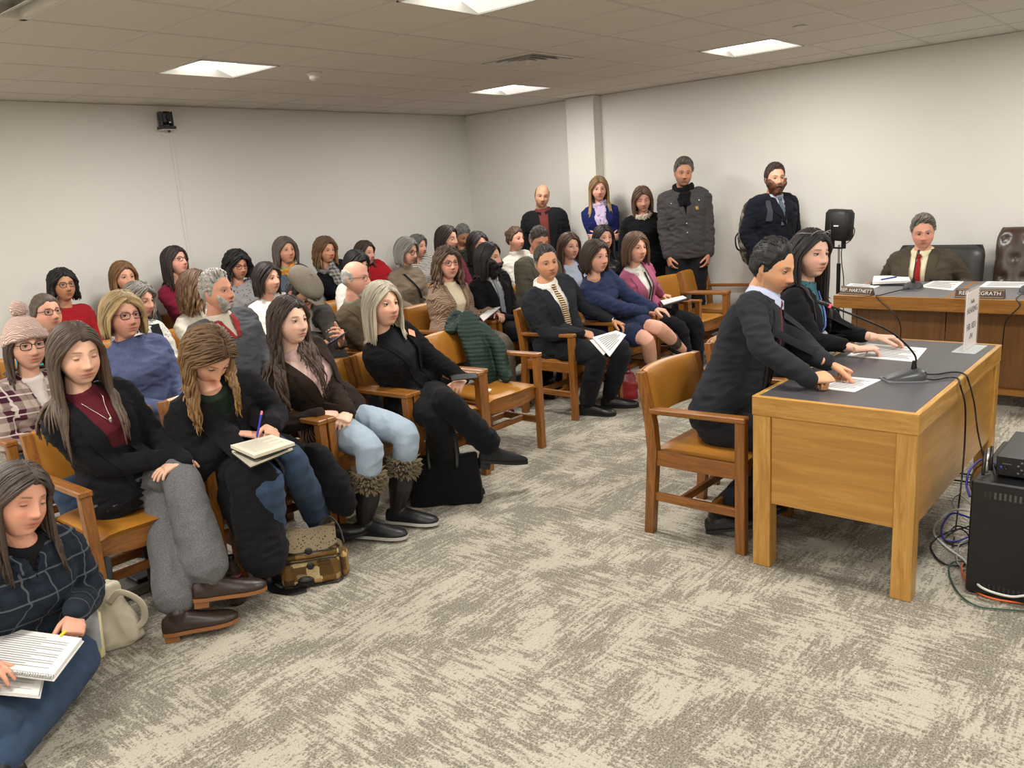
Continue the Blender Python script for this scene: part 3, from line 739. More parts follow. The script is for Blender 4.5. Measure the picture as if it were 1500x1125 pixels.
    # top ------------------------------------------------------------------
    tp = top or dict(mat=cloth('2a2d33')); ti = tp.get('infl', .012); sl = tp.get('sleeve', 1.0); under = tp.get('under')
    def garment(infl, sleeve, t1, rs, lo=-.2, flare=0.):
        mb = MB(); torso(mb, infl, lo, t1, flare)
        for sd in (-1, 1):
            S0, E_, W, Fh, Nh = AR[sd]; a0 = spine(.84) .lerp(S0, .4)
            if sleeve > .6:
                e = E_.lerp(W, min(.985, (sleeve - .5) * 2 * .97)); limb(mb, [a0, S0 - D9 * .012, S0.lerp(E_, .5), E_, E_.lerp(e, .6), e], [(.058 + infl) * rs, (.052 if male else .046) * rs + infl, .047 * rs + infl * .8, .043 * rs + infl * .7, .037 * rs + infl * .6, .031 * rs + infl * .5], 16)
            elif sleeve > 0: limb(mb, [a0, S0, S0.lerp(E_, sleeve * 2)], [(.068 + infl) * rs, .054 * rs + infl, .05 * rs + infl], 16)
        for (a, b, ra_, rb) in tp.get('drape', []) if infl == ti else []: mb.tube([V(a), V(a).lerp(V(b), .5), V(b)], [ra_, tuple((p + q) / 2 for p, q in zip(ra_, rb)), rb], 16, round_ends=True, side=(1, 0, 0))
        if tp.get('neck') == 'turtle' and infl == ti: mb.tube([spine(.93), N + D9 * .012, N + D9 * .035], [nr * 1.5, nr * 1.32, nr * 1.22], 20)
        return mb
    if under:
        mb = garment(max(0., ti - .011), 0, 1.05, 1, -.05); vs, fs = remesh(mb, cvox, 2); um = under if not isinstance(under, dict) else under['mat']
        un_o = npmesh('shirt', vs, fs, um, root); ubv = BVHTree.FromPolygons([V(v) for v in vs], [tuple(f) for f in fs])
    mb = garment(ti, sl, tp.get('t1', .99 if not under else 1.0), tp.get('rs', 1.0), -.2, tp.get('flare', .012)); vs, fs = remesh(mb, cvox, 2); nn = normals(vs, fs); wr = tp.get('wrinkle', 1.0)
    amp = .003 * wn(vs, 5, 11) + .0032 * (1 - 2.2 * np.abs(wn(vs * np.array((.7, .7, 1.5)), 8, 12)))
    vs = vs + nn * (amp * wr)[:, None]; tbv = BVHTree.FromPolygons([V(v) for v in vs], [tuple(f) for f in fs])
    op = tp.get('open'); Xo, Fo, Do = axes(.6); c0 = spine(.5)
    def vw(t):   # half width of the opening at spine fraction t
        tb, wb, wt_ = op; return wb + (wt_ - wb) * max(0, min(1, (t - tb) / (.98 - tb)))
    if op:
        tb = op[0]; Q = vs - np.array(c0); fdot = Q @ np.array(Fo); 
        tt = np.array([0.] * len(vs)); Dm = (N - P).normalized(); tt = (vs - np.array(P)) @ np.array(Dm) / ln; xx = Q @ np.array(Xo)
        cx = np.array([(spine(t_) - c0).dot(Xo) for t_ in np.linspace(-.2, 1.2, 30)]); xx = xx - np.interp(tt, np.linspace(-.2, 1.2, 30), cx)
        cf = np.interp(tt, np.linspace(-.2, 1.2, 30), [(spine(t_) - c0).dot(Fo) for t_ in np.linspace(-.2, 1.2, 30)])
        wv = op[1] + (op[2] - op[1]) * np.clip((tt - tb) / (.98 - tb), 0, 1); ins = (np.abs(xx) < wv) & (tt > tb) & (fdot > cf + .02) & (tt < 1.1)
        for sd in (-1, 1):
            for A_, B_ in ((AR[sd][0].lerp(AR[sd][1], .45), AR[sd][1]), (AR[sd][1], AR[sd][2])):
                A_, B_ = np.array(A_), np.array(B_); ab = B_ - A_; u_ = np.clip(((vs - A_) @ ab) / (ab @ ab), 0, 1); ins &= np.linalg.norm(vs - A_ - u_[:, None] * ab, axis=1) > .062 + ti
        F_ = np.array(fs); keep = ~ins[F_].all(1); fs = F_[keep]
    top_o = npmesh(tp.get('name', 'top'), vs, [tuple(f) for f in fs], tp['mat'], root)
    if op:
        md = top_o.modifiers.new('thickness', 'SOLIDIFY'); md.thickness = .004; md.offset = -1
        lw = tp.get('lapel', .0)
        for sd in (-1, 1):
            cp_, wp_ = [], []
            for i in range(15):
                t = tb + (.985 - tb) * i / 14; c = spine(t); hw = vw(t); X_, F_, D_ = axes(t)
                wl = (.014 if not lw else max(.012, lw * (math.sin(min(1, i / 10) * PI / 2) * (1 if i < 11 else .75))))
                cp_.append(c + X_ * sd * (hw + wl - .008)); wp_.append(X_ * sd * wl)
            ribbon(tbv, cp_, Fo, wp_, tp.get('lapel_mat', tp['mat']), 'lapel', root, .007)
    if tp.get('collar'):
        cm_, ch, gap = tp['collar']; m = MB(); rings = []
        for k in range(25):
            a = math.radians(-90 + gap + (360 - 2 * gap) * k / 24); X_, F_, D_ = axes(1.0); dr = X_ * math.cos(a) - F_ * math.sin(a)
            q = abs(k - 12) / 12; b0 = spine(.975) - D_ * (.004 + .03 * q * q) * 1; rr_ = nr * 1.22 + .006 + .012 * q; rin = rr_ - .004
            rings.append([b0 + dr * (rr_ + ch * .35), b0 + dr * (rr_ + .002) + D_ * ch, b0 + dr * (rin - .002) + D_ * ch, b0 + dr * (rin)])
        m.loft(rings, True, True); m.build('collar', cm_, root, True, auto=50)
    if under and tp.get('tie'):
        cp_, wp_ = [], []
        tlo = max(.12, (op[0] if op else .3) - .06) if tp.get('tie_lo') is None else tp['tie_lo']
        for i in range(14):
            t = .955 - (.955 - tlo) * i / 13; X_, F_, D_ = axes(t); cp_.append(spine(t)); wp_.append(X_ * ((.017 if i == 0 else .011 if i == 1 else .017 + .014 * i / 13)))
        to = ribbon(ubv, cp_, Fo, wp_, tp['tie'], 'necktie', root, .011, .008)
        kn = MB(); X_, F_, D_ = axes(.95); h = ubv.ray_cast(spine(.95) + Fo * .3, -Fo, .5)[0]
        if h: kn.ell(h + Fo * .008, (.019, .012, .019), 10, 8); kn.build('tie_knot', tp['tie'], to, True)
    for ex in tp.get('ribbons', []):   # (material, name, [(t, x, halfwidth)...])
        mt_, nm, lst = ex; cp_, wp_ = [], []
        for (t, xo, hw) in lst: X_, F_, D_ = axes(t); cp_.append(spine(t) + X_ * xo); wp_.append(X_ * hw)
        ribbon(ubv if (under and nm in ('lanyard', 'placket')) else tbv, cp_, Fo, wp_, mt_, nm, root, .011, .005)
    if tp.get('cuff'):
        for sd in (-1, 1):
            S0, E_, W, Fh, Nh = AR[sd]; wd = (W - E_).normalized(); m = MB(); m.tube([W - wd * .035, W - wd * .004], [.034, .033], 16); m.build('cuff', tp['cuff'], root, True, auto=50)
    allb = [bb, tbv]
    # hair --------------------------------------------------------------------
    if hair:
        make_hair(root, hair, hp, hc, HR, hs, allb, male, label)
    if beard and beard.get('color'):
        D = sphere_dirs(60, 22, -84, 2); az = np.degrees(np.arctan2(D[:, 0], -D[:, 1])); el = np.degrees(np.arcsin(D[:, 2])); S_ = head_surface(D, False, 1.03)
        th = beard.get('len', .014) * ss(-6, -30, el + 22 * (np.abs(az) / 80) ** 2 * -1 + (24 if False else 0)) * ss(88, 66, np.abs(az)) ; x_, z_ = S_[:, 0], S_[:, 2]
        ed = beard.get('cheek', -.038) + .055 * np.clip((np.abs(x_) - .028) / .045, 0, 1); th = beard.get('len', .014) * ss(0, -.012, z_ - ed) * ss(beard.get('azl', 92), beard.get('azl', 92) - 18, np.abs(az))
        th *= 1 + .9 * ss(-.07, -.12, z_) * beard.get('chin', .6); mo = np.exp(-(x_ / .017) ** 2 / 2 - ((z_ + .0640) / .0065) ** 2 / 2); th = th * (1 - ss(.35, .7, mo))
        if beard.get('goatee'): th *= ss(.036, .026, np.abs(x_))
        th = np.where(th < .0012, -.006, th); ns = wn(S_ * np.array((1, 1, .4)), 55, 9); rr_ = np.linalg.norm(S_, axis=1)
        Q = S_ * (1 + (th * (1 + .3 * ns)) / rr_)[:, None]; m = MB(); pts = [hp(*q) for q in Q]; m.loft([pts[i * 60:(i + 1) * 60] for i in range(23)])
        c0_ = np.array(lin(beard['color'])[:3]); m.c = [tuple(c0_ * (1 + .35 * v)) for v in ns]; m.build('beard', HAIR, root, True, True)
    if glasses: make_glasses(root, hp, HR, hs, *glasses)
    # shoes --------------------------------------------------------------------
    sh = shoes or dict(mat=plain('black_leather', '121212', .35), sole=plain('dark_rubber', '0d0d0d', .7))
    for sd in (-1, 1):
        H, K, A, toe = LG[sd]; sdr = (K - A).normalized(); u_ = V((0, 0, 1)) if abs(toe.z) < .3 and sh.get('flat', True) else sdr
        make_shoe(root, A, toe, u_, sh['mat'], sh['sole'], sh.get('heel', .012), sh.get('shaft', .03), sdr, fur=sh.get('fur'), point=sh.get('point', 1.0), name=sh.get('name', 'shoe'), sr=sh.get('sr', 0.))
    r_ = Person(); r_.root = root; r_.AR = AR; r_.LG = LG; r_.hp = hp; r_.hc = hc; r_.HR = HR; r_.L = L; r_.spine = spine; r_.axes = axes; r_.tbv = tbv; r_.N = N; r_.nr = nr; r_.Mw = Mw; r_.Fo = Fo; r_.hs = hs; r_.P = P
    return r_

def make_hair(root, h, hp, hc, HR, hs, bvhs, male, seed):
    rs = random.Random(seed); st = h['style']; c1 = np.array(lin(h['color'])[:3]); c2 = np.array(lin(h.get('tip', h['color']))[:3]); thk = h.get('thick', .014)
    n, k = 96, 36; D = sphere_dirs(n, k, -62, 89); az = np.abs(np.degrees(np.arctan2(D[:, 0], -D[:, 1]))); el = np.degrees(np.arcsin(D[:, 2])); S_ = head_surface(D, not male, 1.03 if male else 1.0)
    hl = np.interp(az, [0, 25, 48, 62, 74, 86, 100, 125, 180], h.get('line', [51, 50, 43, 26, -4, -12, -10, -42, -54] if (male and st == 'short') else [44, 42, 34, 22, -6, -12, -10, -42, -54]))
    if h.get('part') is not None: pass
    hl = hl + 2.5 * wn(D * 1.0, 2.2, 3) ; th = thk * (ss(-2, 9, el - hl) if st not in ('short', 'bald', 'receding') else ss(-3, 30, el - hl) * (.35 + .65 * ss(0, 60, el)))
    if st == 'bald': th = np.where(el > np.interp(az, [0, 60, 80, 120, 180], [-90, -20, 32, 44, h.get('crown', 46)]), -.004, th * .6)
    if st == 'receding': th *= ss(-8, 12, el - hl - 12)
    th = np.where(el - hl < -1, -.006, th); ear = (az > 78) & (az < 104) & (el < 10) & (el > -28)
    if st in ('short', 'bald', 'receding'): th = np.where(ear, np.minimum(th, .001), th)
    ns = wn(np.stack([np.cos(np.radians(az)) * .3, D[:, 0] * .3, el / 400], 1), 22, 4); ns2 = wn(S_ * np.array((1, .35, 1)), 30, 6)
    vol = h.get('vol', 1.0); top_b = 1 + .5 * ss(30, 80, el) * (vol - 1) * 2
    rr_ = np.linalg.norm(S_, axis=1); Q = S_ * (1 + (np.where(th > 0, th * vol * top_b * (1 + .16 * ns + .14 * ns2), th)) / rr_)[:, None]
    m = MB(); pts = [hp(*q) for q in Q]; m.loft([pts[i * n:(i + 1) * n] for i in range(k + 1)])
    mixc = np.clip(.35 + .4 * ns + .35 * ns2, 0, 1)[:, None]; dk = c1 * .55; m.c = [tuple(v) for v in (c1 * mixc * 1.15 + dk * (1 - mixc))]
    if h.get('temple') is not None:
        tcol = np.array(lin(h['temple'])[:3]); f = ss(25, 5, el)[:, None]; m.c = [tuple(v) for v in (np.array(m.c) * (1 - f) + tcol * f)]
    locks = h.get('locks', 190 if st in ('long', 'bob', 'wavy', 'curly') else 0); Lh = h.get('len', .3)
    fa = h.get('face', 62); px0 = h.get('part', 0.0); wav = {'wavy': .012, 'curly': .016}.get(st, .003) * h.get('wave', 1)
    def surf(d, lift):
        d = V(d).normalized(); q = head_surface(np.array([tuple(d)]), not male)[0]; return V(q) * (1 + lift / V(q).length)
    for i in range(locks):
        sd = -1 if i % 2 else 1; u = rs.random() ** (.8); az1 = math.radians(fa + (182 - fa) * u) * sd
        d0 = V((px0 * .0 + sd * .04 + px0, -math.cos(u * PI * .62 + .35) * .9 if True else 0, .9)).normalized(); 
        a0 = u * 1.25 - .75 + rs.uniform(-.1, .1); d0 = V((px0 + sd * .06, math.sin(a0), math.cos(a0))).normalized()
        d1 = V((math.sin(az1), -math.cos(az1), -.05)).normalized(); lf = thk * rs.uniform(.75, 1.25) * vol; P_ = []
        for j in range(7):
            t = j / 6; d = d0.slerp(d1, t) if d0.angle(d1) < 3.0 else d0; P_.append(hp(*surf(d, lf * (.8 + .5 * t) + wav * .6 * math.sin(t * 9 + i))))
        p = P_[-1]; dirn = (P_[-1] - P_[-2]).normalized(); ln = Lh * rs.uniform(.82, 1.05); steps = max(4, int(ln / .022)); ph = rs.random() * 6.28; fwdv = HR @ V((0, -1, 0))
        outv = (HR @ V((math.sin(az1), -math.cos(az1), 0)))
        for j in range(steps):
            dirn = (dirn * .45 + V((0, 0, -1)) * .75 + outv * h.get('flare', 0.0)).normalized(); q = p + dirn * (ln / steps)
            for b in bvhs:
                loc, nr_, _, dist = b.find_nearest(q)
                if loc and (q - loc).dot(nr_) < .009 + .006 * rs.random(): q = loc + nr_ * (.010 + .006 * rs.random())
            if wav > .005: q2 = q + V((math.sin(j * 1.25 + ph), math.cos(j * 1.05 + ph), 0)) * wav * min(1, j / 2)
            else: q2 = q + V((math.sin(j * .5 + ph), math.cos(j * .4 + ph), 0)) * wav
            P_.append(q2); p = q
        K = len(P_); r_ = h.get('r', .0078) * rs.uniform(.7, 1.2); rad = []
        for j in range(K): t = j / (K - 1); f = (.55 + .45 * min(1, t * 5)) * (1 if t < .7 else 1 - (t - .7) / .3 * .75); rad.append((r_ * f * 1.25, r_ * f * .75))
        sh_ = rs.uniform(.62, 1.25); o_ = len(m.v); m.tube(P_, rad, 6, side=tuple(outv))
        for j in range(K): 
            t = j / (K - 1); cc = (c1 * (1 - t) + c2 * t) * sh_
            for q_ in range(6): m.c[o_ + j * 6 + q_] = tuple(cc)
    tr_ = h.get('tr', 1.0); tcol_ = np.array(lin(h.get('temple') or h['color'])[:3])
    for i in range(int(h.get('tufts', 260 if st == 'short' else 0) * 1.6)):   # short loose strands over the cap
        a = rs.uniform(0, 2 * PI); e = rs.uniform(-5, 85); azd = abs(math.degrees(math.atan2(math.sin(a), -(-math.cos(a))))); d = V((math.sin(a) * math.cos(math.radians(e)), -math.cos(a) * math.cos(math.radians(e)), math.sin(math.radians(e))))
        if e < np.interp(abs(math.degrees(math.atan2(d.x, -d.y))), [0, 25, 48, 62, 74, 86, 104, 125, 180], [52, 50, 43, 30, 8, 14, 8, -10, -20]): continue
        sw_ = h.get('sweep', (0.5, .8, .1)); p0 = surf(d, thk * .3); dr = (V(sw_) + V((rs.uniform(-.18, .18), rs.uniform(-.18, .18), rs.uniform(-.05, .12)))).normalized(); d3 = (d + dr * .18).normalized(); d4 = (d + dr * .36).normalized(); lf_ = thk * vol * (.35 + .65 * min(1, max(0, e / 60)))
        br_ = rs.uniform(.55, 1.35); o_ = len(m.v); m.tube([hp(*p0), hp(*surf(d3, lf_ * 1.3)), hp(*surf(d4, lf_ * 1.05))], [(.0042 * tr_, .003 * tr_), (.0062 * tr_, .0034 * tr_), (.0018, .0015)], 5)
        for q_ in range(o_, len(m.v)): m.c[q_] = tuple((c1 if e > 22 or h.get('temple') is None else tcol_) * br_)
    if st == 'bun': m.ell(hp(0, .115, .05), (.035 * hs, .03 * hs, .035 * hs), 16, 10, col=tuple(c1 * .8))
    hb = m.build('hair', HAIR, root, True, True); return hb

def make_glasses(root, hp, HR, hs, mt, kind='rect', onhead=False):
    m = MB(); z0 = .008; dz = .0; y0 = -.0985
    if onhead: z0, y0 = .105, -.065
    for sd in (-1, 1):
        ring = []
        for j in range(24):
            a = 2 * PI * j / 24; e = .55 if kind == 'rect' else 1; ca, sa = math.cos(a), math.sin(a); X = sd * .0325 + .0245 * math.copysign(abs(ca) ** e, ca); Z = z0 + (.0175 if kind == 'rect' else .021) * math.copysign(abs(sa) ** e, sa)
            ring.append(hp(X, y0 + abs(X) * .12 + (-(Z - z0) * .9 if onhead else 0), Z))
        ring.append(ring[0]); ring.append(ring[1]); m.tube(ring, .0021 if kind != 'wire' else .0011, 6)
        pts = [hp(sd * .057, y0 + .009, z0 + .006), hp(sd * .072, y0 + .03, z0 + .006), hp(sd * .079, -.02 if not onhead else 0.0, z0 + .004), hp(sd * .079, .02 if not onhead else .03, z0 - .004)]; m.tube(smoothpath(pts, 4), .0018, 6)
    m.tube([hp(-.0085, y0 + .001, z0 + .004), hp(0, y0 - .001, z0 + .007), hp(.0085, y0 + .001, z0 + .004)], .0018, 6)
    return m.build('glasses', mt, root, True)

def scarf(p, mt, r=.075, drop=.3, tails=True, bulk=.026):
    m = MB(); X_, F_, D_ = p.axes(.97); c = p.N + D_ * .0
    for q in (0, 1):
        pts = []
        for k in range(25):
            a = 2 * PI * k / 24; pts.append(c + (X_ * math.cos(a) * r + F_ * math.sin(a) * (r * .95)) + D_ * (.016 - .03 * q + .012 * math.sin(a * 2 + q) - .02 * max(0, math.sin(a))))
        m.tube(pts, [(bulk * (1 + .15 * math.sin(k * 1.7 + q)), bulk * .72) for k in range(25)], 10, side=tuple(D_))
    if tails:
        for sd in (-.35, .3):
            pts = []
            for k in range(9):
                t = k / 8; q = p.spine(.95 - t * drop / .5 * .5) + X_ * (sd * .08 + .01 * math.sin(k)); h = p.tbv.ray_cast(q + F_ * .3, -F_, .6)[0]; pts.append((h if h else q + F_ * .12) + F_ * .014)
            m.tube(pts, [(.034 + .004 * math.sin(k * 2), .011) for k in range(9)], 10, side=tuple(X_))
    vs, fs = remesh(m, .006, 1); vs = vs + normals(vs, fs) * (.003 * wn(vs, 26, 8))[:, None]
    return npmesh('scarf', vs, fs, mt, p.root)
# ================================================================== THE PEOPLE IN THE ROOM
BLK = '16161a'; DENIM = cloth('3f5168', 'denim', '1e2a3e'); LDENIM = cloth('a9b7c4', 'denim', '6d8296'); BLKC = cloth('17171a'); DKC = cloth('232427')
WHITEC = cloth('e4e1da'); SHIRTW = cloth('ece9e2'); SUIT = cloth('25262b'); SUIT2 = cloth('212226')
SOLEB = plain('dark_rubber', '0d0d0d', .7); SOLET = plain('stacked_heel', '8a5a30', .6); BRL = plain('brown_leather', '2d1f1a', .38); BKL = plain('black_leather', '131313', .38)
SUEDE = plain('black_suede', '101012', .9); SNOWL = plain('snow_boot_leather', '151517', .45); SNOWS = plain('snow_boot_sole', 'b9b6ae', .6)
GLB = plain('black_glasses', '131214', .3); GLW = plain('wire_glasses', '6a5a48', .3, .8); GLR = plain('red_glasses', '5a2530', .35); GLP = plain('purple_glasses', '3a2440', .3)
TANB = cloth('7c7464')
CH = {}
def seat_chair(key, x, y, label, rot=0, group='oak armchairs of the audience'):
    if not CH: c = make_chair(label, group); c.location = (x, y, 0); c.rotation_euler = (0, 0, math.radians(rot))
    else: c = dup(list(CH.values())[0], (x, y, 0), math.radians(rot), label, group)
    CH[key] = c; return c

# ---- front row -----------------------------------------------------------
seat_chair('p1', 1.43, 3.5, 'oak armchair of the woman with long brown hair and crossed grey trouser legs')
seat_chair('p2', 2.03, 3.5, 'oak armchair of the woman in a black coat bent over her notebook')
seat_chair('p3', 2.60, 3.5, 'oak armchair of the girl in fur-topped boots')
seat_chair('p4', 3.17, 3.5, 'oak armchair of the grey-blond woman in black')
seat_chair('e1', 3.75, 3.53, 'empty oak armchair with a green padded jacket over its back')
seat_chair('p5', 4.90, 3.72, 'oak armchair of the man in a dark suit holding papers')
seat_chair('p6', 5.48, 3.72, 'oak armchair of the woman in a navy dress and brown boots')
seat_chair('p7', 6.06, 3.72, 'oak armchair of the woman in a pink blazer')
seat_chair('e2', 6.66, 3.66, 'empty oak armchair beside the woman in the pink blazer')
seat_chair('e3', 7.25, 3.68, 'empty oak armchair against the right wall below the tall man')
seat_chair('w1', 3.478, 1.76, 'oak armchair of the man speaking at the desk', group='oak armchairs at the desk')
seat_chair('w2', 4.22, 1.80, 'oak armchair of the woman with a blue lanyard at the desk', group='oak armchairs at the desk')

imr = (.66, -.75, 0)
P1 = person('person in black jacket over maroon top, long brown hair, eyes closed, grey trousers crossed', (1.44, 3.50), 8, aty(112, 519, 3.44), (0, 9, 0), skin='deb096', eyes='closed', vox=.003, cvox=.008,
    hair=dict(style='long', color='4a3c30', tip='59483a', len=.40, locks=260, r=.0068, part=.0), top=dict(mat=cloth('17171b'), name='jacket', open=(.1, .03, .075), under=cloth('5a1f28'), lapel=.03, infl=.012),
    legs=dict(mat=cloth('6e6d6e', 'heather', '5a5a5c'), ankle=.088, r=1.08, hem=.95), shoes=dict(mat=BRL, sole=SOLET, heel=.028, shaft=.10, name='boot'),
    arms={-1: (atz(240, 672, .655), (.75, -.6, -.1), (0, 0, -1)), 1: (atz(272, 676, .64), (-.9, .25, -.08), (0, 0, -1))},
    feet={-1: (atz(262, 896, .115), (.78, -.45, 0)), 1: (atz(307, 846, .225), (.88, -.42, -.08))}, knees={-1: atz(235, 702, .53), 1: atz(262, 690, .60)}, hand_curl=.25)
P2 = person('person in black wool coat, head bowed, light brown wavy hair, writing in notebook', (1.97, 3.47), 4, aty(306, 520, 3.26), (0, 50, 4), skin='d8a589', vox=.003, cvox=.008, slump=.09,
    hair=dict(style='wavy', color='5b4128', tip='8f6d3f', len=.30, locks=260, r=.0072, thick=.016), top=dict(mat=cloth('121214', 'heather', '1b1b1d'), name='coat', infl=.024, open=(.45, .0, .05), under=cloth('1d2a20'), lapel=.05, rs=1.15,
    drape=[((-.14, -.05, .53), (-.19, -.40, .54), (.11, .09), (.105, .095)), ((-.225, -.36, .53), (-.25, -.44, .22), (.085, .10), (.12, .07)), ((-.2, -.1, .5), (-.24, -.38, .3), (.07, .09), (.08, .09)), ((.17, -.1, .5), (.23, -.36, .36), (.07, .09), (.07, .09)), ((.21, -.3, .46), (.26, -.36, .27), (.06, .1), (.06, .1))]),
    legs=dict(mat=DENIM, ankle=.062, hem=.97, r=1.05), shoes=dict(mat=BKL, sole=SOLEB),
    arms={-1: (atz(338, 636, .70), (.8, -.55, -.12), (-.05, 0, -1)), 1: (atz(397, 622, .715), (-.45, -.75, -.35), (-.5, .1, -.8))}, hand_curl={-1: .12, 1: .75},
    feet={-1: (atz(398, 822, .1), (.35, -.9, 0)), 1: (atz(470, 768, .11), (.7, -.7, .1))}, knees={-1: atz(392, 700, .54), 1: atz(425, 672, .57)}, poles={-1: (-.8, .5, -.5), 1: (.8, .5, -.5)})
P3 = person('person with long dark brown hair in brown jacket, pale pink shirt and fur-topped boots', (2.57, 3.50), 4, aty(424, 470, 3.5), (6, 2, 0), skin='e3b9a2', vox=.003, cvox=.008, hs=.96, scale=.97,
    hair=dict(style='wavy', color='33251c', tip='4b372a', len=.46, locks=270, r=.0068, wave=.6), top=dict(mat=cloth('2c221c'), name='jacket', infl=.014, open=(.15, .065, .085), under=cloth('d6b4ae'), lapel=.03, collar=(cloth('d6b4ae'), .03, 20)),
    legs=dict(mat=LDENIM, ankle=.056, hem=.48, r=1.0), shoes=dict(mat=SNOWL, sole=SNOWS, heel=.0, shaft=.215, sr=.066, fur=plain('boot_fur', '6b5f4a', .95), name='boot'),
    arms={-1: (atz(470, 607, .635), (.8, -.5, -.2), (.2, .3, -1)), 1: (atz(512, 604, .625), (-.75, -.4, -.2), (-.2, .3, -1))}, hand_curl=.55,
    feet={-1: (atz(535, 762, .10), (.45, -.9, 0)), 1: (atz(583, 742, .10), (.4, -.9, 0))})
P4 = person('person with straight grey-blond hair and orange name tag, all in black, legs crossed', (3.14, 3.50), 10, aty(560, 446, 3.48), (-4, 0, 0), skin='dcaa90', vox=.003, cvox=.008, male=False,
    hair=dict(style='long', color='9b9280', tip='b8ad98', len=.21, locks=270, r=.0066, face=56), top=dict(mat=cloth('121214', 'knit', scale=3), name='cardigan', infl=.014, open=(.1, .02, .08), under=cloth('1b1c20')),
    legs=dict(mat=cloth('101013'), ankle=.075, hem=.93), shoes=dict(mat=SUEDE, sole=SOLEB, heel=.035, shaft=.05, point=.35, name='boot'), hand_curl=.3,
    arms={-1: (atz(640, 548, .655), (.8, -.5, -.15), (0, 0, -1)), 1: (atz(680, 556, .63), (-.8, -.2, -.1), (0, .2, -1))},
    feet={1: (atz(722, 655, .29), (.85, -.5, -.22)), -1: (atz(655, 700, .10), (.4, -.9, 0))}, knees={1: atz(655, 590, .60), -1: atz(640, 612, .52)})
P5 = person('person in dark suit and patterned tie, short greying hair, holding white papers on his lap', (4.86, 3.76), -8, aty(800, 385, 3.72), (-30, 4, -7), male=True, skin='c6926f', fat=1.14, vox=.0034, cvox=.009,
    hair=dict(style='short', color='3f3a36', temple='847e76', thick=.014, tufts=260), top=dict(mat=cloth('26272c'), name='jacket', infl=.016, open=(.1, .03, .065), under=SHIRTW, lapel=.045, tie=cloth('d8c79a', 'stripes', '4a1a1c', 1.2), collar=(SHIRTW, .034, 16), cuff=SHIRTW),
    legs=dict(mat=cloth('1c1c20'), ankle=.062, r=1.08), arms={-1: (atz(851, 487, .63), (.75, -.5, -.35), (.3, .4, -.8)), 1: (atz(897, 470, .64), (.1, -1, -.3), (-.2, 0, -1))}, hand_curl={-1: .8, 1: .45},
    feet={-1: (atz(860, 590, .09), (.3, -.95, 0)), 1: (atz(893, 580, .09), (.5, -.85, 0))})
P6 = person('person with brown bob in navy knitted dress, bare knees crossed, tall brown boots', (5.44, 3.72), 4, aty(873, 376, 3.62), (-14, 4, 0), skin='d9a48c', vox=.0036, cvox=.009, legskin=True,
    hair=dict(style='bob', color='35271e', len=.12, locks=180, r=.0085, face=58), top=dict(mat=cloth('323c5c', 'heather', '222a44'), name='sweater', infl=.016, rs=1.05),
    legs=dict(mat=cloth('2a3350', 'heather', '1e253c'), skirt=True), shoes=dict(mat=plain('tall_boot_leather', '33241f', .45), sole=SOLEB, shaft=.28, heel=.03, name='boot'),
    arms={-1: (atz(945, 457, .68), (.7, -.7, -.1), (0, 0, -1)), 1: (atz(958, 452, .70), (.2, -1, -.15), (0, 0, -1))}, hand_curl=.25,
    feet={1: (atz(1000, 512, .32), (.7, -.5, -.45)), -1: (atz(957, 555, .12), (.2, -1, 0))}, knees={1: atz(962, 478, .60), -1: atz(948, 494, .53)})
P7 = person('person in pink blazer and white shirt with light brown bob, a clipboard on her lap', (6.02, 3.74), -4, aty(931, 363, 3.66), (-24, 3, 0), skin='dba78d', vox=.0036, cvox=.009,
    hair=dict(style='bob', color='5d4330', len=.14, locks=180, r=.0085, face=56), top=dict(mat=cloth('a85b78'), name='blazer', infl=.014, open=(.12, .03, .07), under=WHITEC, lapel=.035, collar=(WHITEC, .03, 20), ribbons=[(BLKC, 'lanyard', [(.9 - .05 * k, .03 - .004 * k, .006) for k in range(12)])]),
    legs=dict(mat=cloth('15151a')), arms={-1: (atz(935, 432, .66), (.7, -.7, -.1), (0, 0, -1)), 1: (atz(968, 432, .67), (.3, -.9, -.15), (0, 0, -1))}, hand_curl=.4)

# ---- second row ------------------------------------------------------------
rows2 = [('p8', 1.55, 4.62, 'oak armchair of the person in the pink knit hat'), ('p9', 2.14, 4.62, 'oak armchair of the person in the blue sweater'), ('p10', 2.73, 4.62, 'oak armchair of the grey-bearded person in a grey pullover'),
         ('p11', 3.31, 4.62, 'oak armchair of the person in the flat cap'), ('p12', 3.90, 4.62, 'oak armchair of the bald person in brown tweed'), ('p13', 4.66, 4.72, 'oak armchair of the person in the tan knitted cardigan'),
         ('p14', 5.25, 4.72, 'oak armchair of the black-bearded person in a black suit'), ('p15', 5.84, 4.72, 'oak armchair of the person in grey tweed with bowed head'), ('p16', 6.43, 4.72, 'oak armchair of the person in the light blue shirt'), ('p17', 7.02, 4.70, 'oak armchair of the person in the black leather jacket')]
for k, x, y, lb in rows2: seat_chair(k, x, y, lb)
hat_p = person('person in pale pink knit hat, glasses and maroon plaid shirt jacket', (1.53, 4.60), 0, aty(38, 505, 4.45), (0, 3, 0), skin='d9a890', vox=.0036, cvox=.009,
    hair=dict(style='long', color='4a3a30', len=.2, locks=120, line=[60, 60, 50, 20, -6, -12, -8, -30, -40], thick=.008), glasses=(GLB, 'rect'), top=dict(mat=cloth('4a2433', 'plaid', 'b7a79c', .8, c3='e6dcd2'), name='jacket', infl=.02, open=(.5, .01, .05), under=cloth('dcd2cc'), rs=1.1), legs=dict(mat=DENIM))
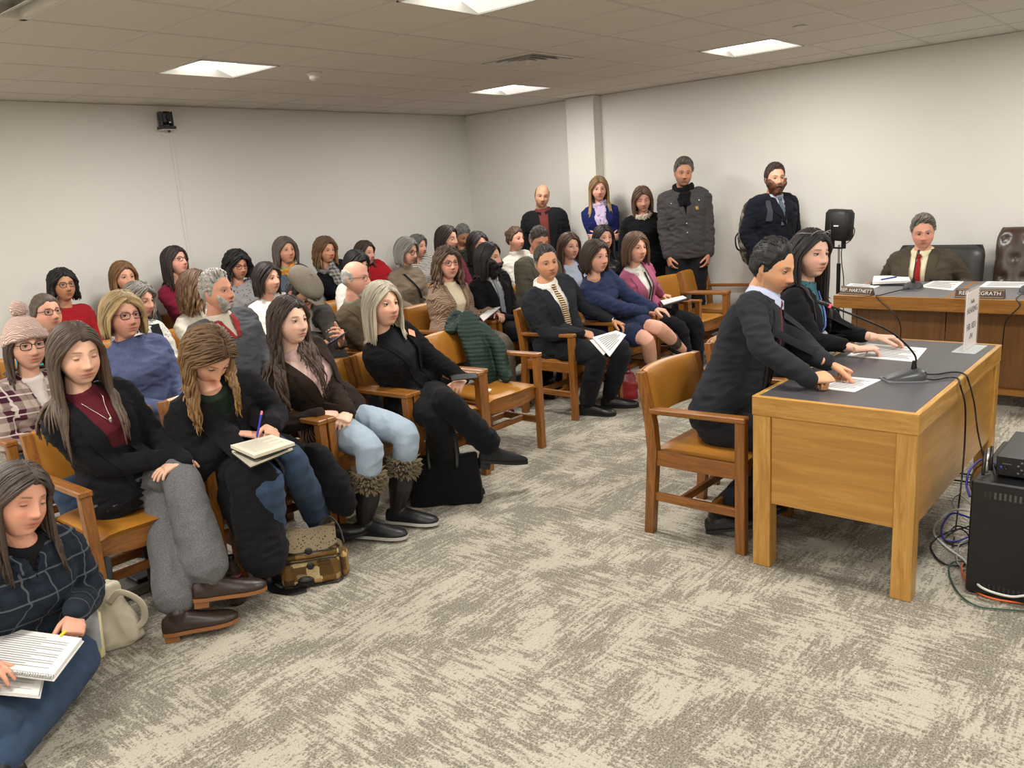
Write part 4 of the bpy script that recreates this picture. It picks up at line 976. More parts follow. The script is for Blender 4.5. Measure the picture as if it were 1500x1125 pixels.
def knit_hat(p, mt, pom=True):
    D = sphere_dirs(72, 26, 2, 89); S_ = head_surface(D, True); el = np.degrees(np.arcsin(D[:, 2])); az = np.degrees(np.arctan2(D[:, 0], -D[:, 1])); lo = np.interp(np.abs(az), [0, 60, 100, 180], [24, 14, -2, -10])
    m = MB(); pts = []
    for d, a, e in zip(D, az, el):
        e2 = lo_ = float(np.interp(abs(a), [0, 60, 100, 180], [24, 14, -2, -10])) + (89 - float(np.interp(abs(a), [0, 60, 100, 180], [24, 14, -2, -10]))) * (e - 2) / 87
        dd = V((math.sin(math.radians(a)) * math.cos(math.radians(e2)), -math.cos(math.radians(a)) * math.cos(math.radians(e2)), math.sin(math.radians(e2)))); q = V(head_surface(np.array([tuple(dd)]), True)[0])
        u = (e - 2) / 87; off = .019 + (.010 if u < .32 else 0) + .0022 * math.sin(math.radians(a) * 36) + .012 * u; off = off if u > .02 else .004; pts.append(p.hp(*(q * (1 + off / q.length))))
    m.loft([pts[i * 72:(i + 1) * 72] for i in range(27)])
    o = m.build('knit_hat', mt, p.root, True)
    if pom:
        m = MB(); m.ell(p.hp(0, .02, .175), .04, 20, 14); vs = np.array(m.v); vs = vs + normals(vs, m.f[:-2])*(.006 * wn(vs, 60, 3))[:, None] if False else vs + (vs - vs.mean(0)) * (.12 * wn(vs, 45, 3))[:, None]
        m.v = [tuple(v) for v in vs]; m.build('pompom', mt, o, True)
knit_hat(hat_p, cloth('dfc0b4', 'knit', scale=1.5))
person('person with blond bob and purple glasses in blue roll-neck sweater', (2.12, 4.60), 0, aty(180, 463, 4.58), (2, 0, 2), skin='dca48c', fat=1.12, vox=.0034, cvox=.009, hs=1.02,
    hair=dict(style='bob', color='9c8358', tip='b49a6c', len=.11, locks=210, r=.0085, thick=.02, vol=1.1, face=60), glasses=(GLP, 'rect'), top=dict(mat=cloth('5b6486', 'heather', '4c5474'), name='sweater', infl=.018, neck='turtle', rs=1.08), legs=dict(mat=DKC))
person('person with white hair and grey beard in grey pullover with red collar', (2.71, 4.62), 2, aty(318, 428, 4.62), (20, -2, 0), male=True, skin='cf9478', fat=1.16, vox=.0036, cvox=.009,
    hair=dict(style='short', color='a9a49b', thick=.02, tufts=240, line=[52, 50, 42, 26, -6, -12, -8, -36, -48]), beard=dict(color='a8a198', len=.005, chin=.5, cheek=-.05, azl=62), top=dict(mat=cloth('55575a', 'heather', '47494c'), name='pullover', infl=.018, open=(.72, .012, .05), under=cloth('c8bfae'), lapel=.022, lapel_mat=cloth('8a2f30'), rs=1.1), legs=dict(mat=DKC))
cap_p = person('person in grey flat cap with bowed head and dark tweed jacket, looking at a phone', (3.32, 4.58), 10, aty(440, 430, 4.44), (10, 42, 5), male=True, skin='c99478', vox=.0038, cvox=.0095, slump=.07,
    hair=dict(style='short', color='2f2824', thick=.012), beard=dict(color='3a2f28', len=.012), glasses=(GLB, 'rect'), top=dict(mat=cloth('3d3833', 'tweed', '2e2a27'), name='jacket', infl=.018, open=(.4, .0, .06), under=cloth('cfcac2'), lapel=.04, cuff=cloth('dedad2')),
    arms={-1: (atz(468, 505, .82) + V((0, .0, 0)), (.8, -.5, .2), (0, -.3, 1)), 1: (atz(498, 505, .84), (-.2, -.6, .6), (-.6, .5, 0))}, hand_curl=.6)
m = MB(); rings = []
for i in range(13):
    u = i / 12; rr_ = [(.076, .030), (.092, .034), (.110, .046), (.119, .062), (.119, .078), (.112, .095), (.100, .108), (.085, .118), (.066, .126), (.046, .131), (.03, .134), (.012, .136), (.001, .1365)][i]
    rings.append([cap_p.hp(rr_[0] * .93 * math.sin(2 * PI * j / 48), (rr_[0] * 1.12 + .0015 * math.cos(16 * PI * j / 48) * u) * -math.cos(2 * PI * j / 48) + .006, rr_[1] + .018 - .012 * math.cos(2 * PI * j / 48) * rr_[0] / .12) for j in range(48)])
m.loft(rings); m.ell(cap_p.hp(0, .006, .157), (.009, .009, .004), 10, 6, cap_p.HR)
m.tube([cap_p.hp(-.06, -.10, .052), cap_p.hp(-.03, -.145, .05), cap_p.hp(.03, -.145, .05), cap_p.hp(.06, -.10, .052)], [(.02, .006)] * 4, 10, side=tuple(cap_p.HR @ V((0, 1, 0))))
m.build('flat_cap', cloth('7d7568', 'cord', '6a6257'), cap_p.root, True, auto=60)
person('bald person with white goatee and wire glasses in brown tweed jacket', (3.88, 4.64), 4, aty(521, 408, 4.6), (22, 2, 0), male=True, skin='d8a088', fat=1.1, vox=.0038, cvox=.0095,
    hair=dict(style='bald', color='b9b4aa', thick=.012, crown=30), beard=dict(color='c2bdb4', len=.008, goatee=True), glasses=(GLW, 'wire'), top=dict(mat=cloth('5c4f3e', 'tweed', '463c2f'), name='jacket', infl=.018, open=(.35, .01, .06), under=cloth('7a7262'), lapel=.045), legs=dict(mat=DKC))
P13 = person('person with curly brown hair and red glasses in tan knitted cardigan, magazine on lap', (4.66, 4.70), 0, aty(656, 386, 4.66), (-22, 0, 0), skin='d9a48c', vox=.0036, cvox=.009,
    hair=dict(style='curly', color='4b382b', tip='6b5140', len=.22, locks=230, r=.0075, thick=.018, vol=1.15), glasses=(GLR, 'rect'), top=dict(mat=cloth('a58a74', 'knit', scale=1.1), name='cardigan', infl=.022, open=(.1, .045, .085), under=cloth('d9ccae'), rs=1.12, collar=(cloth('d9ccae'), .028, 22)),
    legs=dict(mat=cloth('756b5e', 'tweed', '5c5449'), r=1.15, ankle=.085, hem=.85), shoes=dict(mat=plain('maroon_patent', '3c1119', .2), sole=plain('tan_sole', '8a7660', .7), heel=.02, shaft=.1, name='boot'),
    arms={-1: (atz(700, 463, .66), (.75, -.6, .0), (0, 0, -1)), 1: (atz(727, 460, .67), (-.3, -.9, 0), (-.3, 0, -1))}, hand_curl=.4)
person('person with long black hair and full black beard in black suit and grey tie', (5.22, 4.72), -2, aty(716, 378, 4.66), (14, 2, 3), male=True, skin='d6a48c', vox=.0038, cvox=.0095,
    hair=dict(style='long', color='120f10', len=.2, locks=130, r=.010, line=[56, 52, 40, 22, -6, -12, -8, -30, -40]), beard=dict(color='100d0e', len=.024, chin=1.2), top=dict(mat=cloth('111114'), name='jacket', infl=.014, open=(.2, .03, .06), under=cloth('b9b5b0'), lapel=.04, tie=cloth('7f8790', 'floral', '9aa2aa', 1.2), collar=(cloth('b9b5b0'), .03, 18)), legs=dict(mat=BLKC),
    arms={-1: 'lap', 1: 'lap'})
person('person with receding dark hair and bowed head in grey-brown tweed jacket', (5.82, 4.74), -20, aty(789, 352, 4.7), (-22, 26, 0), male=True, skin='c98f72', vox=.0042, cvox=.0095, fat=1.1,
    hair=dict(style='receding', color='3b322c', temple='6d665f', thick=.011, tufts=160), top=dict(mat=cloth('5b564a', 'tweed', '484439'), name='jacket', infl=.018, open=(.35, .01, .06), under=WHITEC, lapel=.045, collar=(WHITEC, .03, 18)), legs=dict(mat=DKC))
person('person with long straight brown hair and dark lanyard in light blue shirt', (6.40, 4.72), -8, aty(834, 361, 4.68), (-20, 4, 0), skin='d8a58e', vox=.0042, cvox=.0095,
    hair=dict(style='long', color='452e22', len=.27, locks=150, r=.009), top=dict(mat=cloth('aeb9cb'), name='shirt', infl=.016, ribbons=[(BLKC, 'lanyard', [(.93 - .05 * k, .05 - .006 * k, .006) for k in range(8)])]), legs=dict(mat=DKC))
person('person with dark hair and black leather jacket half hidden behind the navy dress', (6.98, 4.70), -14, aty(884, 349, 4.68), (-30, 0, 0), skin='d9a790', vox=.0045, cvox=.0105,
    hair=dict(style='long', color='241a18', len=.22, locks=110, r=.010), top=dict(mat=plain('leather_jacket', '17171a', .35), name='jacket', infl=.018, wrinkle=1.6), legs=dict(mat=DKC))

# ---- third row -------------------------------------------------------------
rows3 = [('p18', 2.05, 5.82, 'oak armchair of the person in the turquoise top'), ('p19', 2.64, 5.82, 'oak armchair of the grey-haired person in the black vest'), ('p20', 3.22, 5.82, 'oak armchair of the brown-haired person in the cream sweater'), ('p21', 3.81, 5.82, 'oak armchair of the dark-haired person in the white shirt'),
         ('p22', 4.58, 5.82, 'oak armchair of the person hidden behind the bald one'), ('p23', 5.20, 5.82, 'oak armchair of the person in the beige sweater'), ('p25', 5.78, 5.82, 'oak armchair of the dark-haired person in maroon'), ('p27', 6.36, 5.80, 'oak armchair of the person in black between the maroon top and white sweater'), ('p28', 6.95, 5.80, 'oak armchair of the smiling person in the white sweater')]
for k, x, y, lb in rows3: seat_chair(k, x, y, lb)
LO = dict(vox=.0048, cvox=.011)
person('person with short greying hair and dark glasses in turquoise top', (2.06, 5.82), 0, aty(68, 459, 5.72), (8, -4, 0), skin='cf9a80', hair=dict(style='bun', color='5f5145', thick=.012), glasses=(GLB, 'rect'), top=dict(mat=cloth('2f9fb0'), name='top', infl=.012), **LO)
person('person with wavy grey hair in black vest over black and white patterned sleeves', (2.62, 5.80), 4, aty(204, 440, 5.72), (22, 10, 0), skin='cf9c84', hair=dict(style='wavy', color='6f6a62', tip='8b8070', len=.14, locks=120, r=.010), top=dict(mat=cloth('c9c5bd', 'floral', '1a1a1c', 1.3), name='blouse', infl=.014, ribbons=[(BLKC, 'vest_front', [(.97 - .07 * k, .075, .04) for k in range(10)])]), **LO)
person('person with wavy brown hair turned away in cream sweater', (3.20, 5.80), 8, aty(287, 421, 5.72), (62, 4, 0), skin='d7a890', hair=dict(style='wavy', color='4d3727', tip='7c5c3c', len=.2, locks=130, r=.010), top=dict(mat=cloth('d9d2c4'), name='sweater', infl=.018), **LO)
person('person with dark brown hair in crisp white shirt looking to the front', (3.78, 5.80), 2, aty(392, 408, 5.74), (12, 2, 0), skin='d8a48b', hair=dict(style='long', color='2a1f1b', len=.13, locks=140, r=.010), top=dict(mat=WHITEC, name='shirt', infl=.018, collar=(WHITEC, .028, 24)), vox=.0042, cvox=.010)
person('person with black fringe hidden behind the bald one, white collar showing', (4.55, 5.80), 0, aty(523, 388, 5.74), (6, 8, 0), skin='cfa08a', hair=dict(style='bob', color='1c1718', len=.09, locks=110, r=.010, line=[24, 22, 16, 10, -6, -12, -8, -30, -40]), top=dict(mat=WHITEC, name='shirt', infl=.014), **LO)
person('person with grey hair and black glasses in beige sweater with dark shoulder strap', (5.18, 5.80), 0, aty(596, 368, 5.72), (8, 12, 0), skin='d6a48e', hair=dict(style='long', color='77756f', tip='8d8b84', len=.12, locks=140, r=.009), glasses=(GLB, 'round'), top=dict(mat=cloth('857663', 'heather', '75685a'), name='sweater', infl=.018, neck='turtle', ribbons=[(BLKC, 'shoulder_strap', [(.93 - .06 * k, -.09 + .022 * k, .011) for k in range(11)])]), vox=.0042, cvox=.010)
person('person with sleek dark brown hair and eyes closed in maroon', (5.80, 5.80), 0, aty(655, 350, 5.76), (14, 6, 0), skin='d3a18a', eyes='closed', hair=dict(style='long', color='2b1d19', len=.2, locks=110, r=.010), top=dict(mat=cloth('5a2230'), name='sweater', infl=.014), **LO)
person('person with long dark grey hair in black seen behind the black-bearded man', (6.32, 5.78), -6, aty(700, 358, 5.74), (-6, 4, 0), skin='d39c84', hair=dict(style='long', color='2e2a29', tip='3a3534', len=.2, locks=110, r=.010), top=dict(mat=BLKC, name='sweater', infl=.014), **LO)
person('smiling person with light brown hair tied back in white sweater', (6.90, 5.78), -10, aty(755, 350, 5.74), (-4, 2, 0), skin='e0a48c', hair=dict(style='bun', color='5b4433', thick=.014, tufts=60), top=dict(mat=cloth('ded8cc'), name='sweater', infl=.02, neck='turtle'), **LO)

# ---- back row along the wall -------------------------------------------------
rows4 = [('p29', 2.55, 'oak armchair of the black-haired person in the red sweater'), ('p30', 3.13, 'oak armchair of the golden-brown haired person by the wall'), ('p31', 3.71, 'oak armchair of the person in the maroon short-sleeved top'), ('p32', 4.29, 'oak armchair of the curly black-haired person by the wall'),
         ('p33', 4.87, 'oak armchair of the person in the multicoloured scarf'), ('p34', 5.45, 'oak armchair of the person in the grey plaid scarf'), ('p35', 6.03, 'oak armchair of the person in the red cardigan'), ('p24', 6.61, 'oak armchair of the person in the striped shirt'), ('p26', 7.20, 'oak armchair of the grey-haired person in the corner')]
for k, x, lb in rows4: seat_chair(k, x, 6.86, lb)
person('person with black hair and black glasses in bright red sweater by the wall', (2.58, 6.82), 0, aty(92, 418, 6.78), (0, 0, 0), skin='b98767', hair=dict(style='wavy', color='121113', len=.12, locks=120, r=.010), glasses=(GLB, 'rect'), top=dict(mat=cloth('8f1a20'), name='sweater', infl=.014), **LO)
person('person with golden brown hair by the wall, face partly hidden by grey hair', (3.12, 6.82), 0, aty(181, 406, 6.78), (0, 4, 0), skin='cf9a7e', hair=dict(style='long', color='6b4c2c', tip='86643c', len=.18, locks=120, r=.010), top=dict(mat=DKC, name='sweater', infl=.014), **LO)
person('person with long dark hair and glasses in maroon short-sleeved top by the wall', (3.66, 6.82), 4, aty(257, 383, 6.78), (18, -8, 4), skin='d79f8a', hair=dict(style='long', color='2c1f1b', len=.24, locks=140, r=.010), glasses=(GLB, 'rect'), top=dict(mat=cloth('6d1a2e'), name='top', infl=.012, sleeve=.36), **LO)
person('person with curly black hair and glasses in black floral blouse by the wall', (4.22, 6.82), 0, aty(348, 389, 6.78), (-4, 10, 0), skin='c08b70', hair=dict(style='curly', color='171516', len=.13, locks=160, r=.010, thick=.022, vol=1.2), glasses=(GLB, 'rect'), top=dict(mat=cloth('8c8a8a', 'floral', '141416', 1.0), name='blouse', infl=.014), **LO)
q = person('person with grey-brown hair and multicoloured scarf over a blue-grey cardigan', (4.80, 6.82), -8, aty(418, 368, 6.78), (-6, -4, 0), skin='cf987c', hair=dict(style='long', color='5a5049', tip='6d6259', len=.13, locks=120, r=.011, thick=.02), top=dict(mat=cloth('59636f', 'heather', '4c5561'), name='cardigan', infl=.016, open=(.1, .04, .07), under=cloth('6fae7c')), **LO)
scarf(q, cloth('c98a3c', 'floral', '2f6f66', .7), .08, .2)
q = person('person with wavy light brown hair, grey plaid scarf and black jacket', (5.38, 6.82), -4, aty(477, 367, 6.78), (-2, 4, 0), skin='d39a7a', hair=dict(style='wavy', color='5f452e', tip='86683f', len=.16, locks=140, r=.010, thick=.02), top=dict(mat=cloth('15171d'), name='jacket', infl=.02), **LO)
scarf(q, cloth('8a8780', 'plaid', '4b4a4b', 2.2, c3='c9c2b8'), .08, .3)
person('person with long brown hair in scarlet cardigan by the wall', (5.92, 6.82), 0, aty(535, 371, 6.78), (10, 2, 0), skin='d59e86', hair=dict(style='long', color='3c2a21', len=.22, locks=110, r=.010), top=dict(mat=cloth('a01c24'), name='cardigan', infl=.016), **LO)
person('grey-haired person in striped shirt behind the beige sweater', (6.52, 6.82), -6, aty(612, 361, 6.78), (6, 4, 0), skin='cf9c84', hair=dict(style='bob', color='5d5c5a', len=.08, locks=100, r=.011), top=dict(mat=cloth('d8d5ce', 'stripes', '2a2a2c', 1.2), name='shirt', infl=.014), **LO)
q = person('person with short grey hair and dark green scarf, head bowed, in the corner', (7.16, 6.80), -20, aty(677, 345, 6.76), (-16, 30, 0), skin='a87a5c', hair=dict(style='short', color='6e6d6b', thick=.018, tufts=120), top=dict(mat=cloth('2a2c2a'), name='sweater', infl=.018), **LO)
scarf(q, cloth('3d463c', 'knit'), .085, .15, False, .03)

# ---- standing along the right wall --------------------------------------------
def standing(label, head, hipxy, rot, gaze, **k):
    hz = head.z; g = dict(male=False); g.update(k)
    return person(label, hipxy, rot, head, gaze, seatz=hz * .575, scale=hz / 1.62 * (1.0 if not g.get('male') else .97), group='people standing along the right wall', slump=.01, cvox=.010, vox=.0042, **k)
h = atx(794, 287, 7.12)
standing('balding old man leaning in black overcoat over maroon sweater', h, (7.22, h.y + .02), -52, (-46, 10, 8), male=True, skin='c39376', fat=1.08, arms='hang', hair=dict(style='bald', color='4a4440', thick=.01, crown=40),
    top=dict(mat=cloth('17181b'), name='overcoat', infl=.024, open=(.1, .03, .06), under=cloth('6a3430'), lapel=.05, collar=(BLKC, .03, 14)), legs=dict(mat=BLKC))
h = atx(877, 277, 7.34)
q = standing('woman with long blond hair in royal blue cardigan and floral scarf, arms crossed', h, (7.40, h.y), -52, (-48, 6, 0), skin='d9a48d', arms='cross', hair=dict(style='long', color='7b6040', tip='9c8050', len=.30, locks=150, r=.009), top=dict(mat=cloth('1b2558'), name='cardigan', infl=.016, open=(.1, .04, .07), under=WHITEC), legs=dict(mat=cloth('14161f')))
scarf(q, cloth('b9a9c4', 'floral', '4b3a5e', .9), .075, .34)
h = atx(941, 292, 7.36)
q = standing('woman with brown hair and cream fur collar on black coat, eyes down', h, (7.42, h.y), -56, (-50, 14, -4), skin='cf9a84', eyes='closed', arms='clasp' if False else 'hang', hair=dict(style='long', color='5c4332', len=.16, locks=120, r=.010), top=dict(mat=cloth('131416'), name='coat', infl=.024, rs=1.1), legs=dict(mat=BLKC))
m = MB(); rr_ = random.Random(5); X_, F_, D_ = q.axes(.97)
for k in range(260):
    a = rr_.random() * 6.28; dr = X_ * math.cos(a) + F_ * math.sin(a); b_ = q.N + dr * .082 - D_ * (.0 + .02 * max(0, math.sin(a))) + D_ * rr_.uniform(-.015, .02); e_ = (dr + D_ * rr_.uniform(-.9, .9) + V((rr_.uniform(-.4, .4), rr_.uniform(-.4, .4), 0))).normalized(); m.tube([b_ - e_ * .015, b_ + e_ * .012, b_ + e_ * .028], [.011, .009, .002], 5)
m.build('fur_collar', cloth('cfc3ae'), q.root, True)
h = atx(1001, 254, 7.30)
TALL = standing('tall man in dark grey work jacket and black scarf, hands in jeans pockets', h, (7.36, h.y), -58, (-52, 6, 4), male=True, skin='b98468', fat=1.04, arms='pocket', hs=1.03, hair=dict(style='short', color='57504a', temple='8a8378', thick=.028, tufts=320, sweep=(.5, .6, .5)), beard=dict(stub='6d6660'),
    top=dict(mat=cloth('4a4748', 'heather', '403d3e'), name='jacket', infl=.026, rs=1.1, open=(.5, .0, .05), under=BLKC, lapel=.03, wrinkle=1.5), legs=dict(mat=cloth('232328', 'denim', '17171b'), r=1.05))
scarf(TALL, cloth('121214', 'knit'), .082, .2, True, .034)
X_, F_, D_ = TALL.axes(.7)
def patch_on(p, t, x, w_, h_, mt, name, off=.006):
    X_, F_, D_ = p.axes(t); c = p.spine(t) + X_ * x; hit = p.tbv.ray_cast(c + F_ * .35, -F_, .6); c = (hit[0] if hit[0] else c + F_ * .15); nn = hit[1] if hit[0] else F_
    if nn.dot(F_) < 0: nn = -nn
    Z_ = (D_ - nn * D_.dot(nn)).normalized(); X2 = Z_.cross(nn).normalized() * -1; X2 = X2 if X2.dot(X_) > 0 else -X2; m = MB(); m.box((-w_ / 2, -.0015, -h_ / 2), (w_ / 2, .0015, h_ / 2), frame(c + nn * off, X2, -nn, Z_), bev=.001); return m.build(name, mt, p.root), frame(c + nn * (off + .002), X2, Z_, nn)
_, Mp = patch_on(TALL, .68, .105, .034, .04, cloth('8a6a42'), 'chest_patch')
m = MB(); m.tube([Mp @ V((.008 * math.cos(a) , .008 * math.sin(a), 0)) for a in [.7 + k * .5 for k in range(11)]], .0018, 6); m.build('patch_emblem', cloth('d9c49a'), TALL.root)
for t_, x_ in ((.8, -.13), (.8, .13), (.45, .0), (.3, .0)): patch_on(TALL, t_, x_, .012, .012, STEEL, 'snap_button', .008)
h = atx(1135, 262, 7.22)
BEARD = standing('man with brown beard in navy coat wearing a backpack on his shoulder', h, (7.26, h.y + .05), -28, (-44, 2, 0), male=True, skin='d39c82', fat=1.1, arms={-1: 'pocket', 1: 'pocket'}, hair=dict(style='short', color='33241c', thick=.020, tufts=240), beard=dict(color='5a3722', len=.018, chin=.9),
    top=dict(mat=cloth('12141e'), name='coat', infl=.03, rs=1.15, open=(.6, .0, .055), under=cloth('a9b0bb'), lapel=.05, tie=cloth('55606e'), collar=(cloth('a9b0bb'), .03, 18), ribbons=[(cloth('3a3b40'), 'strap', [(.94 - .04 * k, -.125 - .003 * k, .022) for k in range(9)])]), legs=dict(mat=cloth('1b1c22')))

# ---- at the desk --------------------------------------------------------------
W1 = person('man in dark suit and maroon tie leaning over the desk to speak', (3.49, 1.76), 4, aty(1131, 392, 1.60), (-2, 19, 2), male=True, skin='cf9a74', vox=.003, cvox=.008, nk=.118, group='people at the desk',
    hair=dict(style='short', color='161415', thick=.023, tufts=110, tr=.5, sweep=(.1, 1, .1), line=[56, 50, 36, 24, -2, -12, -10, -44, -56]), top=dict(mat=cloth('25272c'), name='jacket', infl=.016, open=(.18, .02, .062), under=cloth('b9c0d8'), lapel=.042, tie=cloth('5a2c30', 'floral', '8a5a58', 2), collar=(cloth('b9c0d8'), .038, 16), cuff=cloth('b9c0d8'), flare=.02),
    legs=dict(mat=cloth('1f2024')), arms={-1: (atz(1186, 556, .81), (.8, -.55, .0), (.25, .3, -1)), 1: (atz(1213, 533, .83), (.4, -.75, -.38), (-.4, .1, -1))}, hand_curl={-1: 1.0, 1: .85},
    feet={-1: (V((3.36, 1.72, .10)), (0, -1, .35)), 1: (V((3.56, 1.70, .10)), (.1, -1, .35))}, knees={-1: V((3.38, 1.36, .5)), 1: V((3.6, 1.36, .5))}, slump=-.01, poles={-1: (-.9, .2, -.5), 1: (.9, .2, -.5)})
m = MB()
for sx_ in (-1, 1):
    pts_ = []
    for k in range(8):
        X_, F_, D_ = P1.axes(.97 - .03 * k); q_ = P1.spine(.97 - .03 * k) + X_ * sx_ * .045 * (1 - k / 7.5); h_ = P1.tbv.ray_cast(q_ + F_ * .3, -F_, .5)[0]; pts_.append((h_ if h_ else q_ + F_ * .1) + F_ * .006)
    m.tube(pts_, .0014, 5)
m.ell(pts_[-1], (.009, .003, .012), 8, 6); m.build('necklace', plain('silver_chain', 'c8c2b4', .3, 1.0), P1.root, True)
patch_on(W1, .62, .115, .045, .006, WHITEC, 'pocket_square')
W2 = person('woman in black blazer with blue lanyard and sunglasses on her long dark hair', (4.22, 1.78), 4, aty(1187, 372, 1.64), (-26, 4, 3), skin='dcae98', vox=.003, cvox=.008, group='people at the desk',
    hair=dict(style='long', color='1e1617', tip='2a1e1c', len=.42, locks=260, r=.0068), top=dict(mat=cloth('121215'), name='blazer', infl=.012, sleeve=.84, open=(.1, .03, .06), under=cloth('3f6b74', 'floral', '0f1417', 1.6), lapel=.035, ribbons=[(cloth('1c3fb0', 'stripes', '9db4e8', 3), 'lanyard', [(.95 - .05 * k, .055 * (1 - k / 10), .009) for k in range(11)])]),
    legs=dict(mat=BLKC), arms={-1: (atz(1258, 512, .80), (.7, -.55, .0), (.1, 0, -1)), 1: (atz(1283, 494, .81), (.3, -.9, 0), (-.1, 0, -1))}, hand_curl=.35, slump=-.01)
make_glasses(W2.root, W2.hp, W2.HR, 1.02, plain('tortoise_glasses', '8a7f78', .25), 'round', True)
h = atx(1352, 341, 7.02)
HAR = person('man with grey hair in brown tweed jacket and red tie behind the long bench', (7.10, h.y), -90, h, (-72, 8, -3), male=True, skin='c9917a', fat=1.16, vox=.0036, cvox=.009, seatz=.50, group='people at the bench',
    hair=dict(style='short', color='6a645b', temple='938c80', thick=.026, tufts=320, sweep=(.9, .5, .1), line=[54, 50, 42, 26, -6, -12, -8, -38, -50]), top=dict(mat=cloth('50473a', 'tweed', '3e372d'), name='jacket', infl=.022, rs=1.1, open=(.05, .05, .075), under=cloth('d9cfae'), lapel=.045, tie=cloth('8c2422'), collar=(cloth('d9cfae'), .034, 16)),
    arms={-1: (V((6.93, h.y + .26, .72)), (-.6, -.6, -.2), (0, 0, -1)), 1: (V((6.93, h.y - .30, .72)), (-.6, .6, -.2), (0, 0, -1))})
patch_on(HAR, .62, .12, .06, .02, plain('badge_black', '1a1a1a', .4), 'name_badge')
# ---- on the floor --------------------------------------------------------------
h = atz(26, 732, .755)
FL = person('woman on the carpet with long greying hair, dark plaid shirt and jeans', (h.x - .03, h.y + .16), 8, h, (14, 8, 14), skin='d39a80', eyes='closed', vox=.003, cvox=.008, seatz=.13, group='people sitting on the floor', slump=.08,
    hair=dict(style='long', color='4a3e37', tip='3d2d22', len=.28, locks=260, r=.0068), top=dict(mat=cloth('1b222c', 'plaid', '232b36', .9, c3='5f6468'), name='shirt', infl=.020, rs=1.1, open=(.8, .005, .035), under=BLKC, lapel=.025, ribbons=[]),
    legs=dict(mat=DENIM, ankle=.055, r=1.05), arms={-1: (h + V((-.26, -.16, -.42)), (.3, -.9, -.1), (0, 0, -1)), 1: (atz(112, 896, .33), (-.45, -.7, -.45), (-.4, 0, -1))}, hand_curl={-1: .3, 1: .75},
    feet={-1: (V((h.x - .04, h.y - .02, .07)), (-.3, .9, 0)), 1: (V((h.x - .30, h.y - .34, .075)), (-.9, .1, 0))}, knees={-1: V((h.x - .3, h.y - .3, .16)), 1: atz(118, 965, .14)})
# ================================================================== THE DESK
def quad_slab(m, pts, th, mi=None):
    """thin slab from 4 corner points of its top face"""
    p = [V(q) for q in pts]; n = (p[1] - p[0]).cross(p[2] - p[0]).normalized()
    if n.z < 0: n = -n
    vs = p + [q - n * th for q in p]; m.add(vs, [(0, 1, 2, 3), (7, 6, 5, 4)] + [(i, i + 4, (i + 1) % 4 + 4, (i + 1) % 4) for i in range(4)], mi)
def sheet(name, pts, label, cat, th=.0012, mt=None, lines=12, group=None, ink=GREYINK, margin=.12):
    """a paper with printed lines: pts corners (top-left, top-right, bottom-right, bottom-left)"""
    m = MB(); quad_slab(m, pts, th); o = tag(m.build(name, mt or PAPER), label, cat, group)
    if lines:
        a, b, c, d = [V(q) for q in pts]; n = (b - a).cross(c - a).normalized(); n = n if n.z > 0 else -n; m = MB(); rr = random.Random(len(label))
        for i in range(lines):
            v = margin + (1 - 2 * margin) * (i + .5) / lines; e = 1 - margin - (rr.random() * .25 if rr.random() < .4 else 0); hv = .28 / lines * (1 - 2 * margin)
            P_ = lambda u, vv: a.lerp(b, u).lerp(d.lerp(c, u), vv) + n * .0003
            m.add([P_(margin, v - hv), P_(e, v - hv), P_(e, v + hv), P_(margin, v + hv)], [(0, 1, 2, 3)])
        m.build('printed_lines', ink, o)
    return o
LAMI = NT('desk_laminate'); LAMI.bump(LAMI.noise(300, 2).outputs[0], .1, .0004); LAMI = LAMI.set(.34, 0, '4b4a4e', spec=.5)
X0, X1, Y0, Y1, TZ = 3.150, 4.575, .797, 1.445, .757
t = thing('desk', 'oak desk with dark grey top where two people sit to speak', 'desk', ((X0 + X1) / 2, (Y0 + Y1) / 2, 0)); t0 = t.location.copy()
B = lambda x, y, z: (x - t0.x, y - t0.y, z)
def bx(m, lo, hi, bev=.002): m.box(B(*lo), B(*hi), bev=bev)
m = MB(); bx(m, (X0 + .022, Y0 + .022, TZ - .02), (X1 - .022, Y1 - .022, TZ)); m.build('tabletop', LAMI, t)
for nm, lo, hi, ax in (('edge_band', (X0, Y0, TZ - .082), (X0 + .022, Y1, TZ + .001), 'Y'), ('edge_band', (X1 - .022, Y0, TZ - .082), (X1, Y1, TZ + .001), 'Y'),
                       ('edge_band', (X0 + .0225, Y0, TZ - .082), (X1 - .0225, Y0 + .022, TZ + .001), 'X'), ('edge_band', (X0 + .0225, Y1 - .022, TZ - .082), (X1 - .0225, Y1, TZ + .001), 'X')):
    m = MB(); bx(m, lo, hi, .003); m.build(nm, TW[ax], t)
for sx in (X0 + .003, X1 - .078):
    for sy in (Y0 + .003, Y1 - .078):
        m = MB(); bx(m, (sx, sy, 0), (sx + .075, sy + .075, TZ - .083), .003); m.build('leg', TW['Z'], t)
for x in (X0 + .014, X1 - .034): m = MB(); bx(m, (x, Y0 + .079, .29), (x + .02, Y1 - .079, TZ - .083)); m.build('side_panel', TPAN, t)
m = MB(); bx(m, (X0 + .079, Y0 + .014, .29), (X1 - .079, Y0 + .034, TZ - .083)); m.build('front_panel', wood('desk_oak_long', '9d6d2c', 'b18038', 'bf9047', 'X', .36, .5), t)
ppt = lambda x, y, z=TZ + .002: atz(x, y, z)
sheet('printed_sheet', [ppt(1238, 551), ppt(1291, 556), ppt(1252, 574), ppt(1196, 568)], 'small stack of printed pages under the hands of the man in the dark suit', 'papers', .003)
sheet('printed_sheet', [ppt(1270, 503), ppt(1358, 510), ppt(1341, 530), ppt(1240, 521)], 'wide stack of printed pages in front of the woman with the blue lanyard', 'papers', .004)

